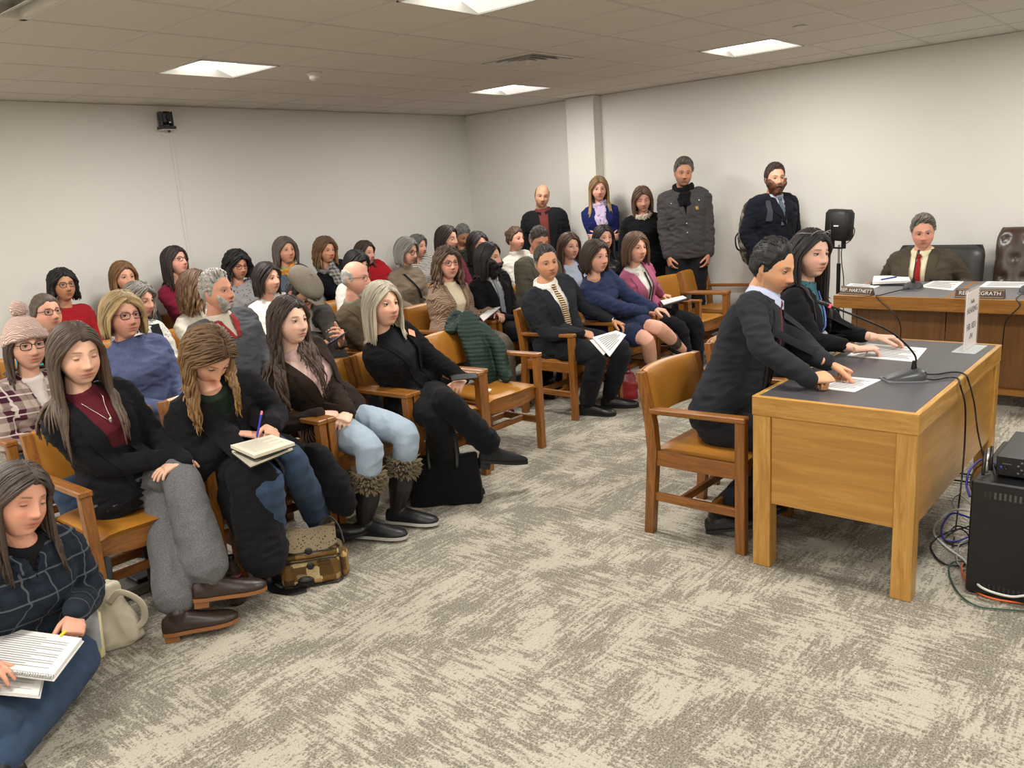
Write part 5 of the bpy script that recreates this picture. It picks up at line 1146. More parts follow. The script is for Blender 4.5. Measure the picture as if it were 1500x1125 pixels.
def table_mic(loc, rotz, head, label, ring=True, group='table microphones'):
    """base points its front (-Y local) to the speaker"""
    t = thing('microphone', label, 'microphone', loc, rotz, group); m = MB()
    pr = [(-.085, .030, .012), (-.07, .044, .018), (-.03, .058, .032), (.02, .066, .044), (.05, .066, .050), (.062, .058, .046)]
    m.loft([[V((w_ * math.copysign(abs(math.cos(a)) ** .7, math.cos(a)), y, max(.006, .006 + (h_ - .006) * abs(math.sin(a)) ** .7 * (1 if math.sin(a) > 0 else 0)))) for a in [PI * 2 * k / 20 for k in range(20)]] for y, w_, h_ in pr])
    m.build('base', DGREY, t, True, auto=45)
    m = MB(); m.prism([(-.05, -.09), (.05, -.09), (.07, .0), (.072, .064), (-.072, .064), (-.07, .0)], .007); m.build('base_rim', plain('grey_rim', '77777a', .4), t, auto=30)
    m = MB(); m.box((-.05, .060, .010), (.05, .068, .040), bev=.004); m.build('rear_socket', BLACKP, t)
    hl = Matrix.Rotation(-rotz, 3, 'Z') @ (V(head) - V(loc)); s0 = V((0, .035, .045)); pts = smoothpath([s0, s0 + V((0, .0, .06)), s0.lerp(hl, .28) + V((0, .01, .075)), s0.lerp(hl, .6) + V((0, 0, .05)), hl], 6)
    m = MB(); m.tube([s0, s0 + V((0, 0, .035))], [.012, .008], 12); m.tube(pts, .0042, 8); m.build('gooseneck', BLACKM, t, True, auto=50)
    d = (pts[-1] - pts[-4]).normalized(); m = MB(); m.tube([hl - d * .004, hl + d * .01, hl + d * .04, hl + d * .046], [.007, .0095, .0095, .006], 12); m.build('capsule', BLACKP, t, True, auto=50)
    if ring:
        e = NT('red_light_ring'); e.b.inputs['Emission Color'].default_value = (1, .05, .08, 1); e.b.inputs['Emission Strength'].default_value = 2.5
        m = MB(); m.tube([hl - d * .012, hl - d * .003], .0082, 12); m.build('light_ring', e.set(.4, 0, 'd02030'), t, True, auto=50)
    return t
mic_loc = atz(1326, 556, TZ + .001); hd = aty(1213, 447, 1.25)
table_mic(mic_loc, math.atan2(-(hd.x - mic_loc.x), (hd.y - mic_loc.y)) + PI + .0, hd, 'black gooseneck microphone with red ring reaching over the oak desk')
def cable(name, pts, r, mt, label, cat='cable', group=None, n=6):
    m = MB(); m.tube(smoothpath(pts, 7), r, n); return tag(m.build(name, mt, None, True), label, cat, group)
YF = Y0 - .012
cable('cable', [atz(1352, 548, TZ + .012), atz(1372, 548, TZ + .006), atz(1395, 545, TZ + .006), V((atz(1408, 549, TZ).x, Y0 + .01, TZ + .006)), aty(1418, 556, YF), aty(1427, 590, YF), aty(1432, 630, YF - .02), aty(1440, 668, YF - .03), aty(1446, 700, YF - .05), atz(1438, 742, .01)], .0038, BLACKP, 'black microphone cable hanging over the desk edge, the right of the two', group='microphone cables')
cable('cable', [atz(1350, 554, TZ + .012), atz(1368, 556, TZ + .006), atz(1388, 553, TZ + .006), V((atz(1398, 556, TZ).x, Y0 + .01, TZ + .006)), aty(1407, 566, YF), aty(1414, 596, YF), aty(1413, 650, YF), aty(1409, 700, YF - .01), aty(1405, 735, YF - .02), atz(1400, 772, .01), atz(1396, 800, .01)], .0038, BLACKP, 'black microphone cable hanging over the desk edge, the left of the two', group='microphone cables')

# acrylic sign holder: upright pane along X, foot to both sides
GLA = NT('clear_acrylic'); GLA.set(.04, 0, 'f2f8f6'); GLA.b.inputs['Alpha'].default_value = .4; GLA = GLA.m
sa, sb = atz(1409, 519, TZ), atz(1431, 505, TZ); sx = (sb - sa); sx.z = 0; L_ = sx.length; sx.normalize(); L_ = .21; sn = V((-sx.y, sx.x, 0)); mid = (sa + sb) / 2; sy0 = mid.y
GLB2 = NT('clear_pane'); GLB2.set(.02, 0, 'ffffff'); GLB2.b.inputs['Alpha'].default_value = .12; GLB2 = GLB2.m
t = thing('sign_holder', 'clear acrylic holder with a printed hearing sign on the far end of the desk', 'sign', (mid.x, mid.y, TZ + .0005), math.atan2(sx.y, sx.x))
m = MB(); m.box((-.108, -.052, 0), (.108, .052, .004), bev=.001); m.build('foot', GLA, t)
m = MB(); m.box((-.108, -.0045, .0045), (.108, -.0030, .30)); m.box((-.108, .0030, .0045), (.108, .0045, .30)); m.build('pane', GLB2, t)
m = MB(); m.box((-.102, -.0012, .012), (.102, .0012, .285)); pp = m.build('sign_card', plain('sign_paper', 'e0d8d4', .8), t)
for (tx, sz, z) in (('Public', .026, .235), ('HEARING', .042, .195), ('HB 1831', .044, .115), ('-FN', .038, .065)):
    text('sign_text', tx, sz, INK, pp, frame((0, -.0016, z), (1, 0, 0), (0, 0, 1), (0, -1, 0)))

# ================================================================== THE LONG BENCH
CX0, CX1, CY1, CY0 = 6.055, 7.0, 2.15, -2.2; CT = .76
t = thing('long_bench', 'long oak committee bench with grey inlaid top along the right wall', 'bench', (CX0, CY1, 0)); B2 = lambda x, y, z: (x - CX0, y - CY1, z)
def b2(m, lo, hi, bev=.002): m.box(B2(*lo), B2(*hi), bev=bev)
LAM2 = plain('bench_laminate', '6a686a', .38)
ys = [CY1 - .025, 1.40, .10, -1.2, CY0 + .02]
for i in range(4):
    m = MB(); b2(m, (CX0 + .026, ys[i + 1] + .025, CT - .03), (CX1 - .02, ys[i] - .0, CT)); m.build('top_inlay', LAM2, t)
    m = MB(); b2(m, (CX0 + .026, ys[i + 1] - .0005, CT - .03), (CX1 - .02, ys[i + 1] + .0245, CT + .001)); m.build('top_strip', CMW['X'], t)
m = MB(); b2(m, (CX0, CY0, CT - .092), (CX0 + .025, CY1, CT + .001), .003); m.build('front_edge', CMW['Y'], t)
m = MB(); b2(m, (CX0 + .0255, CY1 - .0245, CT - .092), (CX1, CY1, CT + .001), .003); m.build('end_edge', CMW['X'], t)
DW = wood('bench_oak_panel', '5a3a17', '6e471d', '7e5424', 'Z', .4, .4)
for i in range(7):
    a_ = CY1 - .12 - i * .6; m = MB(); b2(m, (CX0 + .16, a_ - .594, .14), (CX0 + .18, a_, CT - .031)); m.build('front_panel', DW, t)
m = MB(); b2(m, (CX0 + .12, CY0, .10), (CX0 + .19, CY1 - .1, .139)); m.build('kick_rail', CMW['Y'], t)
m = MB(); b2(m, (CX0 + .16, CY1 - .118, 0), (CX1 - .1, CY1 - .08, CT - .031)); m.build('end_panel', DW, t)
PLB = plain('nameplate_brown', '4a3528', .45)
def nameplate(pa, pb, body, label):
    a, b = V(pa), V(pb); d = (b - a); d.z = 0; ln_ = d.length; d.normalize(); mid = (a + b) / 2; back = V((-d.y, d.x, 0))
    if back.x < 0: back = -back
    t = thing('nameplate', label, 'nameplate', mid, 0, 'nameplates on the bench'); m = MB()
    tri = lambda q, e: [q, q + back * (.055 - e), q + back * .028 + V((0, 0, .055 - e))]
    m.loft([tri(-d * ln_ / 2, 0), tri(d * ln_ / 2, 0)]); m.build('plate', PLB, t)
    fn = (V((0, 0, 1)) * .028 - back * .055).normalized(); upv_ = (back * .028 + V((0, 0, .055))).normalized(); X_ = d
    if X_.cross(upv_).dot(fn) < 0: X_ = -X_
    m = MB()
    for z_ in (.004, .054): m.box((-ln_ / 2 + .004, z_ - .0015, .0), (ln_ / 2 - .004, z_ + .0015, .0015), frame((0, 0, 0), X_, upv_, fn))
    m.build('border', plain('plate_border', 'a89478', .5), t)
    text('plate_text', body, .036, WHITEP, t, frame(upv_ * .031 + fn * .001, X_, upv_, fn))
nameplate(atz(1229, 430, CT + .003) , atz(1275, 433.5, CT + .003), 'REP. HARTNETT', 'brown nameplate at the left end of the bench')
nameplate((6.10, 1.36, CT + .003), (6.10, 1.07, CT + .003), 'REP. MCGRATH', 'brown nameplate partly hidden behind the acrylic sign')
pc = lambda x, y, z=CT + .003: atz(x, y, z)
sheet('paper', [pc(1246, 415), pc(1290, 418), pc(1281, 422), pc(1238, 419)], 'single white sheet lying behind the left nameplate', 'paper', .002, lines=5)
sheet('paper', [pc(1368, 411), pc(1412, 412), pc(1396, 425), pc(1346, 420)], 'loose white papers beside the bench microphone in front of the grey-haired man', 'papers', .003, lines=7)
sheet('paper', [pc(1446, 412), pc(1508, 413), pc(1508, 421), pc(1434, 420)], 'white papers on the bench in front of the empty leather chair', 'papers', .003, lines=5)
t = thing('folder_stack', 'pad of white paper on a dark folder on the bench', 'folder', pc(1306, 412)); o_ = t.location
m = MB(); quad_slab(m, [q - o_ for q in (pc(1281, 409, CT + .012), pc(1336, 408, CT + .012), pc(1332, 417, CT + .012), pc(1275, 416, CT + .012))], .010); m.build('folder', BLACKP, t)
m = MB(); quad_slab(m, [q - o_ for q in (pc(1280, 404, CT + .034), pc(1330, 403, CT + .034), pc(1334, 411, CT + .034), pc(1278, 413, CT + .034))], .018); m.build('paper_pad', PAPER, t)
m = MB(); m.tube([pc(1291, 409.5, CT + .040), pc(1313, 405.5, CT + .040)], .005, 8); tag(m.build('pen', plain('blue_pen', '2a2ca0', .3), None, True), 'blue pen lying on the pad of white paper', 'pen')
ml = pc(1336, 424, CT + .001); table_mic(ml, PI / 2 + .05 + PI, ml + V((.10, .0, .24)), 'black gooseneck microphone on the bench in front of the grey-haired man', False)
ml2 = pc(1508, 429, CT + .001); table_mic(ml2, PI / 2 + PI, ml2 + V((.10, .0, .24)), 'black microphone at the right edge of the photo on the bench', False)
cable('cable', [ml + V((-.07, .0, .02)), V((CX0 + .03, ml.y + .10, CT + .008)), V((CX0 - .008, ml.y + .12, CT - .01)), atx(1317, 470, CX0 - .01), atx(1318, 510, CX0 + .12), atx(1319, 545, CX0 + .15)], .004, BLACKP, 'black cable dropping down the bench front from the left bench microphone')
cable('cable', [ml2 + V((-.07, .0, .02)), V((CX0 + .03, ml2.y + .02, CT + .008)), atx(1494, 448, CX0 - .01), atx(1474, 470, CX0 - .01), atx(1469, 500, CX0 + .1), atx(1465, 530, CX0 + .15)], .004, BLACKP, 'black cable curving down the bench front at the right edge of the photo')

# leather chairs behind the bench
def leather_chair(loc, rz, label, mt, w_=.60, top=1.10, tuft=True):
    t = thing('leather_chair', label, 'chair', loc, rz, 'leather chairs behind the bench'); n = 28; D_ = []; zs = .50
    def bump(u, v):
        if not tuft: return .01 * (1 - u * u)
        b = .03
        for i in range(-2, 3):
            for j in range(4):
                cx, cz = (i + (.5 if j % 2 else 0)) * .16, zs + .1 + j * .145; dd = ((u * w_ / 2 - cx) ** 2 + (v - cz) ** 2) ** .5; b -= .026 * math.exp(-(dd / .022) ** 2) + .008 * math.exp(-(dd / .06) ** 2)
        return b
    rings = []
    for j in range(n + 1):
        v = zs + (top - zs) * j / n; ed = 1 - .10 * max(0, (j / n - .82) / .18) ** 2; row = []
        for i in range(n + 1):
            u = -1 + 2 * i / n; e = .05 * (abs(u) ** 8 + max(0, (j / n)) ** 14); row.append(V((u * w_ / 2 * ed, .22 + (v - .5) * .18 - .03 - bump(u, v) + e, v)))
        rings.append(row + [V((p.x, .22 + (v - .5) * .18 + .05 - .02 * abs(-1 + 2 * i_ / n) ** 4, v)) for i_, p in reversed(list(enumerate(row)))])
    m = MB(); m.loft(rings); m.build('backrest', mt, t, True, auto=70)
    if tuft:
        m = MB()
        for i in range(-1, 2):
            for j in range(4):
                cx, cz = (i + (.5 if j % 2 else 0)) * .16, zs + .1 + j * .145
                if abs(cx) < w_ / 2 - .05 and cz < top - .04: m.ell((cx, .22 + (cz - .5) * .18 - .03 - .001, cz), (.010, .006, .010), 10, 6)
        m.build('buttons', mt, t, True)
    m = MB(); m.box((-w_ / 2 + .02, -.27, .38), (w_ / 2 - .02, .20, .50), bev=.03); m.build('seat', mt, t, True, auto=60)
    for sx in (-1, 1):
        m = MB(); m.tube(smoothpath([(sx * (w_ / 2 + .01), .22, .46), (sx * (w_ / 2 + .03), .18, .66), (sx * (w_ / 2 + .03), -.1, .68), (sx * (w_ / 2 + .01), -.18, .44)], 5), [(.024, .018)] * 16, 10); m.build('armrest', mt, t, True)
    m = MB(); m.tube([(0, 0, .08), (0, 0, .38)], .03, 16); m.build('column', BLACKM, t, True, auto=40)
    for k in range(5):
        a = 2 * PI * k / 5; m = MB(); m.beam((0, 0, .085), (.28 * math.cos(a), .28 * math.sin(a), .065), .045, .03, (0, 0, 1)); f_ = m.build('base_arm', BLACKM, t)
        m = MB(); m.tube([(.28 * math.cos(a) - .012, .28 * math.sin(a), .027), (.28 * math.cos(a) + .012, .28 * math.sin(a), .027)], .027, 14); m.build('caster', BLACKP, f_, True, auto=40)
    return t
LEA = NT('brown_leather_tufted'); LEA.bump(LEA.noise(140, 4).outputs[0], .25, .001); LEA = LEA.set(.3, 0, '3a2a22', spec=.6)
leather_chair((7.16, HAR.Mw.translation.y - .02, 0), -PI / 2, 'dark leather chair behind the grey-haired man in tweed', plain('dark_leather', '2c2a28', .4), .66, .985, False)
q = atx(1484, 412, 7.2); leather_chair((7.16, q.y - .14, 0), -PI / 2 + .05, 'empty brown tufted leather chair at the right edge of the photo', LEA, .60, 1.12, True)

# speaker on a stand by the right wall
q = atx(1228, 333, 7.22); q0 = atx(1228, 312, 7.22).z; q1 = atx(1228, 352, 7.22).z
t = thing('floor_stand', 'thin black floor stand against the right wall behind the bench', 'stand', (q.x + .03, q.y - .0, 0))
m = MB(); m.tube([(0, 0, .03), (0, 0, .86)], .017, 12); m.build('pole', BLACKM, t, True, auto=40)
m = MB(); m.tube([(0, 0, .86), (0, 0, q1 - .04)], .009, 12); m.build('inner_pole', STEEL, t, True, auto=40)
for k in range(3):
    a = 2 * PI * k / 3 + .4; m = MB(); m.tube([(0, 0, .06), (.2 * math.cos(a), .2 * math.sin(a), .012)], .01, 8); m.build('leg', BLACKM, t, True)
t = thing('padded_speaker', 'black padded box on the thin floor stand behind the bench', 'speaker', (q.x, q.y, q1 - .03), -PI / 2 - .35)
m = MB(); hh = q0 - q1 + .03; m.box((-.115, -.07, .03), (.115, .07, .03 + hh), Matrix.Rotation(.06, 4, 'Y'), bev=.03); m.build('case', plain('padded_black', '121213', .55), t, True, auto=60)
m = MB(); m.box((-.065, -.025, -.04), (-.05, .025, .08), bev=.004); m.box((.05, -.025, -.04), (.065, .025, .08), bev=.004); m.box((-.065, -.025, -.04), (.065, .025, -.028), bev=.003); m.build('bracket', BLACKM, t)
m = MB(); m.box((.01, -.0745, .15), (.06, -.070, .162), bev=.002); m.build('logo_bar', WHITEP, t)
m = MB(); m.box((-.02, -.078, .02), (-.012, -.0705, .19)); m.build('strap', DGREY, t)
cable('cable', [atx(1246, 327, 7.22), atx(1252, 338, 7.2), atx(1246, 352, 7.2), atx(1234, 362, 7.22), atx(1233, 385, 7.25), atx(1236, 420, 7.25), V((7.25, q.y - .05, .02))], .004, BLACKP, 'black cable looping from the padded speaker down its stand')

# ================================================================== EQUIPMENT RACK AND CABLES
RX, RY, RH = 3.345, .652, .47
BLKR = NT('rack_paint'); BLKR.bump(BLKR.noise(500, 2).outputs[0], .15, .0004); BLKR = BLKR.set(.38, 0, '0c0c0e', spec=.5)
t = thing('equipment_rack', 'black metal equipment rack on the carpet at the right edge of the photo', 'rack', (RX, RY, 0))
m = MB(); m.box((0, -.60, .012), (.56, 0, RH), bev=.006); m.build('cabinet', BLKR, t)
for k in range(30):
    m = MB(); y = -.045 - k * .0165; m.box((-.0012, y - .0075, RH - .062), (.0005, y, RH - .036)); o = m.build('vent_slot', plain('slot_grey', '4a4a4a' , .6) if 1 < k < 9 else VENTD, t)
for k in range(30):
    m = MB(); y = -.045 - k * .0165; m.box((-.0012, y - .0075, .035), (.0005, y, .058)); m.build('vent_slot', VENTD, t)
for sx in (.02, .5):
    for sy in (-.58, -.04): m = MB(); m.box((sx, sy, 0), (sx + .04, sy + .03, .0125)); m.build('foot', BLACKP, t)
q = atz(1458, 697, RH + .004); t = thing('amplifier', 'black amplifier unit resting on the equipment rack', 'amplifier', (q.x, q.y, RH + .001))
m = MB(); m.box((0, -.42, .008), (.36, 0, .085), bev=.003); m.build('case', BLKR, t)
for sx in (.02, .3):
    for sy in (-.40, -.05): m = MB(); m.tube([(sx + .01, sy + .01, 0), (sx + .01, sy + .01, .0085)], .012, 12); m.build('foot', BLACKP, t)
m = MB(); 
for i in range(10):
    for j in range(4): m.box((-.0012, -.07 - i * .022 - (.011 if j % 2 else 0) - .007, .022 + j * .014), (.0004, -.07 - i * .022 - (.011 if j % 2 else 0), .028 + j * .014))
m.build('vent_pattern', plain('vent_grey', '6b6b6b', .5), t)
m = MB(); m.box((-.0014, -.05, .055), (.0004, -.02, .058)); m.build('label_line', plain('label_grey', '55585c', .5), t)
for i, (x_, y_) in enumerate(((1449, 671), (1454, 667), (1460, 664))):
    a = atz(x_, y_ + 20, RH + .03); m = MB(); a.z = RH + .001; m.tube([a + V((0, .02, .012)), a + V((.06, .03, .09))], .006, 8); tag(m.build('antenna', [BLACKP, STEEL, BLACKP][i], None, True), ['short black antenna leaning behind the amplifier', 'short silver antenna between two black ones by the amplifier', 'second short black antenna nearest the amplifier'][i], 'antenna')
WC = plain('white_cable', 'cfcfca', .5); OC = plain('orange_cable', 'd2602a', .5); GC = plain('green_cable', '1f4a3a', .5); BC = plain('blue_cable', '2a2f8a', .5); GYC = plain('grey_cable', '8d8d88', .5)
f = lambda x, y, z=.008: atz(x, y, z)
cable('cable', [aty(1421, 748, .66) , f(1395, 748, .14), f(1372, 766, .08), f(1369, 783), f(1385, 800), f(1408, 817), f(1418, 828, .02), V((RX - .012, .60, .05)), V((RX - .012, .50, .035)), V((RX - .012, .42, .06)), V((RX - .012, .30, .05)), V((RX - .012, .1, .03)), V((RX - .012, -.2, .02))], .0048, WC, 'thick white cable curling from the rack side across its front')
cable('cable', [f(1410, 825), f(1409, 836), f(1420, 858), f(1440, 872), f(1470, 880), f(1510, 884), f(1560, 887)], .0045, OC, 'orange cable on the carpet in front of the rack')
cable('cable', [f(1412, 822), f(1393, 825), f(1391, 843), f(1405, 870), f(1432, 888), f(1475, 893), f(1520, 896), f(1570, 898)], .0035, GC, 'dark green cable on the carpet outside the orange one')
cable('cable', [f(1425, 760, .1), f(1395, 752, .07), f(1380, 772, .03), f(1383, 790), f(1400, 793), f(1420, 786, .02)], .0045, BC, 'blue cable looped beside the rack on the carpet')
cable('cable', [V((q.x - .01, q.y - .02, RH + .045)), aty(1440, 673, .68), aty(1421, 688, .69), aty(1416, 710, .69), aty(1421, 728, .67)], .0045, BC, 'blue cable arching from the amplifier down the rack side')
cable('cable', [V((q.x - .01, q.y - .035, RH + .04)), aty(1440, 680, .68), aty(1425, 693, .69), aty(1422, 712, .68), aty(1427, 722, .66)], .004, BLACKP, 'black cable arching beside the blue one from the amplifier')
cable('cable', [f(1424, 770, .05), f(1385, 781), f(1364, 797), f(1370, 815), f(1384, 826), f(1405, 829), f(1415, 826)], .004, BLACKP, 'black cable lying in an open loop left of the rack')
cable('cable', [f(1420, 776, .05), f(1400, 771, .03), f(1384, 790), f(1402, 799), f(1421, 790, .02), f(1408, 775, .03), f(1390, 783)], .0035, BLACKP, 'tangled black cable coiled against the rack side')
cable('cable', [f(1424, 740, .16), f(1405, 725, .12), f(1395, 738, .08), f(1408, 755, .03), f(1420, 765, .02)], .0028, GYC, 'thin grey cable looping under the desk edge')
cable('cable', [f(1422, 787, .03), f(1404, 800), f(1402, 822), f(1412, 835)], .004, GYC, 'grey cable running forward along the rack side')
cable('cable', [f(1385, 690, .012), f(1410, 694, .012), f(1432, 697, .012), f(1450, 700, .012)], .005, BLACKP, 'black cable lying flat on the carpet behind the rack, farther one')
cable('cable', [f(1380, 702, .012), f(1404, 704, .012), f(1428, 708, .012)], .005, BLACKP, 'black cable lying flat on the carpet behind the rack, nearer one')
q = atz(1500, 585, 0); m = MB(); m.box((-.2, -.35, 0), (.2, .12, .24), bev=.07); vs, fs = remesh(m, .012, 2); vs = vs + normals(vs, fs) * (.012 * wn(vs, 5, 3))[:, None]; vs[:, 2] -= vs[:, 2].min(); o = npmesh('duffel_bag', vs, fs, cloth('0f0f10')); o.location = (5.75, .62, .002); tag(o, 'black bag on the carpet in front of the long bench', 'bag')

# ================================================================== BAGS AND THINGS ON THE FLOOR
a_, b_ = atz(601, 746, 0), atz(706, 739, 0); d = (b_ - a_).normalized(); ang = math.atan2(d.y, d.x); c_ = (a_ + b_) / 2; W_ = (b_ - a_).length; nrm = V((-d.y, d.x, 0)); nrm = nrm if nrm.dot(V((1, 1, 0))) > 0 else -nrm
t = thing('tote_bag', 'black tote bag with two leather handles on the carpet by the fur-topped boots', 'bag', (c_ + nrm * .07), ang); s_ = 1 if V((-math.sin(ang), math.cos(ang), 0)).dot(nrm) > 0 else -1
m = MB(); hT = .275
rings = [[V((x * W_ / 2 * kx, y * ky, z)) for x, y in ((-1, -1), (-.5, -1.04), (0, -1.06), (.5, -1.04), (1, -1), (1.02, 0), (1, 1), (0, 1.05), (-1, 1), (-1.02, 0))] for z, kx, ky in ((0, .94, .05), (.01, 1, .066), (.1, 1.0, .062), (.2, .955, .04), (hT - .01, .93, .024), (hT, .925, .022))]
m.loft(rings); vs, fs = remesh(m, .007, 1); vs = vs + normals(vs, fs) * (.004 * wn(vs, 7, 3))[:, None]; vs[:, 2] = np.maximum(vs[:, 2], .001); npmesh('bag_body', vs, fs, cloth('0f0f11'), t)
for y_ in (-.030, .032):
    m = MB(); pts = smoothpath([(-.075, y_ * 1.5, .21), (-.078, y_, .29), (-.06, y_ * .8 + (.03 if y_ > 0 else 0), .40), (0, y_ * .8 + (.04 if y_ > 0 else 0), .45 if y_ > 0 else .43), (.06, y_ * .8 + (.03 if y_ > 0 else 0), .40), (.078, y_, .29), (.075, y_ * 1.5, .21)], 5)
    m.tube(pts, [(.0045, .012)] * len(pts), 8, side=(0, 1, 0)); m.build('handle', BKL, t, True)

a_, b_ = atz(410, 868, 0), atz(507, 852, 0); d = (b_ - a_).normalized(); ang = math.atan2(d.y, d.x); W_ = (b_ - a_).length; c_ = (a_ + b_) / 2; nrm = V((-d.y, d.x, 0)); nrm = nrm if nrm.dot(V((1, 1, 0))) > 0 else -nrm
PATCH = cloth('8a6a3a', 'patch'); FLO = cloth('6b5c45', 'floral', '1d160f', 1.5)
t = thing('patchwork_bag', 'brown patchwork shoulder bag with black buttons on the carpet', 'bag', c_ + nrm * .085, ang)
def soft(bm_, vox, name, mt, par, amp=.004, seed=2, it=2):
    vs, fs = remesh(bm_, vox, it); vs = vs + normals(vs, fs) * (amp * wn(vs, 8, seed))[:, None]; return npmesh(name, vs, fs, mt, par)
m = MB(); m.box((-W_ / 2, -.05, .003), (W_ / 2, .085, .17), bev=.03); m.box((-W_ / 2 + .02, -.04, .12), (W_ / 2 - .02, .07, .215), bev=.04); soft(m, .007, 'bag_body', FLO, t)
m = MB(); m.box((-W_ / 2 + .015, -.085, .005), (W_ / 2 - .015, -.035, .125), bev=.018); soft(m, .006, 'front_pocket', PATCH, t, .003)
m = MB(); m.box((-W_ / 2 + .015, -.078, .128), (W_ / 2 - .015, -.030, .165), bev=.012); soft(m, .006, 'upper_pocket', cloth('a08452', 'patch', scale=1.3), t, .002, 5)
m = MB(); m.box((W_ / 2 - .015, -.05, .01), (W_ / 2 + .02, .05, .12), bev=.014); soft(m, .006, 'side_pocket', PATCH, t, .003)
m = MB(); m.add([], []); rings = []
for u in range(9):
    x_ = -W_ / 2 + .02 + (W_ - .04) * u / 8; rings.append([V((x_, y_, z_ + .006 * math.sin(u))) for y_, z_ in ((.05, .222), (-.03, .222), (-.075, .19 - .03 * math.sin(PI * u / 8)), (-.082, .185 - .03 * math.sin(PI * u / 8)), (-.036, .232), (.05, .232))])
m.loft(rings, True, True); m.build('flap', cloth('7d6f58', 'floral', '1d160f', 1.8), t, True, auto=60)
for z_, y_ in ((.172, -.086), (.105, -.093)): m = MB(); m.ell((-.0, y_, z_), (.017, .006, .017), 16, 8); m.build('button', BLACKP, t, True)
for z_ in (.126, .166, .006): m = MB(); m.tube([(-W_ / 2 + .012, -.055, z_), (-W_ / 2 + .03, -.083, z_), (W_ / 2 - .03, -.083, z_), (W_ / 2 - .012, -.055, z_)], .0035, 6); m.build('piping', BLACKP, t, True)
m = MB(); pts = smoothpath([(-W_ / 2, .02, .19), (-W_ / 2 - .03, .0, .13), (-W_ / 2 - .045, -.03, .04), (-W_ / 2 - .02, -.07, .008), (-.09, -.12, .006), (-.03, -.11, .006)], 6); m.tube(pts, [(.004, .019)] * len(pts), 8, side=(0, 1, 0)); m.build('strap', BLACKP, t, True)
m = MB(); pts = smoothpath([(.05, .07, .2), (.1, .05, .262), (.14, .0, .235), (.155, -.04, .17)], 6); m.tube(pts, [(.004, .017)] * len(pts), 8, side=(0, 1, .3)); m.build('strap', plain('grey_strap', '3a3838', .6), t, True)

# cream canvas bag with a black case and a book
c_ = atz(160, 948, 0) + V((.0, .03, 0)); CAN = cloth('c9c0aa')
t = thing('canvas_bag', 'cream canvas tote bag slumped on the carpet below the front left armchair', 'bag', c_, -.75)
m = MB(); rings = []
for z, a1, b1, ox in ((.004, .13, .06, 0), (.03, .15, .075, 0), (.09, .14, .07, .0), (.15, .115, .05, -.005), (.20, .10, .04, -.01), (.215, .095, .036, -.012)):
    rings.append([V((ox + a1 * math.cos(2 * PI * k / 24) * (1 + .06 * math.sin(k * 2.1 + z * 40)), b1 * math.sin(2 * PI * k / 24) * (1 + .1 * math.sin(k * 1.7 + z * 30)), z + (.05 * (math.cos(2 * PI * k / 24) > .2) if z > .19 else 0))) for k in range(24)])
m.loft(rings); soft(m, .006, 'bag_body', CAN, t, .006, 4)
m = MB(); pts = smoothpath([(.06, -.05, .20), (.12, -.07, .25), (.18, -.05, .19), (.17, -.02, .10), (.12, -.03, .06)], 6); m.tube(pts, [(.003, .014)] * len(pts), 8, side=(0, 1, 0)); m.build('handle', CAN, t, True)
# slabs standing in the bag: bottom at the floor, leaning
def leaning(name, px_, py_, z_, w_, h_, th_, rz, lean, mt, label, cat, bev=.01):
    p = atz(px_, py_, z_); m = MB(); m.box((-w_ / 2, -th_ / 2, 0), (w_ / 2, th_ / 2, h_), bev=bev); o = m.build(name, mt, None, True, auto=50); o.location = p; o.rotation_euler = (lean, 0, rz); return tag(o, label, cat)
leaning('portfolio_case', 141, 936, .012, .20, .34, .028, -.95, -.12, plain('case_black', '1b1c1c', .7), 'black zipped case standing in the cream canvas bag', 'case', .012)
o = leaning('paperback_book', 133, 962, .06, .105, .17, .028, -.95, -.1, plain('book_cover', 'd8cc9a', .6), 'pale yellow paperback standing in the cream canvas bag', 'book', .002)
m = MB(); m.box((-.05, -.0125, .005), (.05, .0125, .172)); m.build('pages', plain('pages', 'e8e0c4', .8), o)
o = leaning('paper', 128, 950, .10, .12, .20, .002, -.95, -.1, PAPER, 'white sheet tucked behind the yellow paperback', 'paper', .0)

# bottle
p = atz(348, 884, 0); t = thing('drink_bottle', 'clear drink bottle with a black label behind the crossed brown boots', 'bottle', p, .4)
GB = NT('bottle_plastic'); GB.set(.08, 0, '8a7a72'); GB.b.inputs['Transmission Weight'].default_value = .85; GB.b.inputs['IOR'].default_value = 1.3
m = MB(); m.lathe([(.026, 0), (.032, .006), (.033, .05), (.033, .13), (.031, .155), (.022, .185), (.014, .20), (.0135, .21)], n=28); m.build('bottle_body', GB.m, t, True, auto=50)
m = MB(); m.lathe([(.0336, .055), (.0338, .056), (.0338, .128), (.0336, .129)], n=28); lb_ = m.build('bottle_label', BLACKP, t, True, auto=50)
m = MB(); m.lathe([(.0340, .131), (.0343, .132), (.0343, .137), (.0340, .138)], n=28); m.build('label_band', plain('pink_band', 'b0405e', .5), t, True)
m = MB(); m.lathe([(.016, .205), (.0165, .206), (.0165, .222), (.015, .224), (.001, .2245)], n=20); m.build('cap', BLACKP, t, True, auto=50)
text('label_text', 'Ekia' if False else 'kia', .03, WHITEP, lb_, frame((-.024, -.0245, .092), (0, 0, -1), (.7, -.7, 0), (-.7, -.7, 0)), ext=.0008)
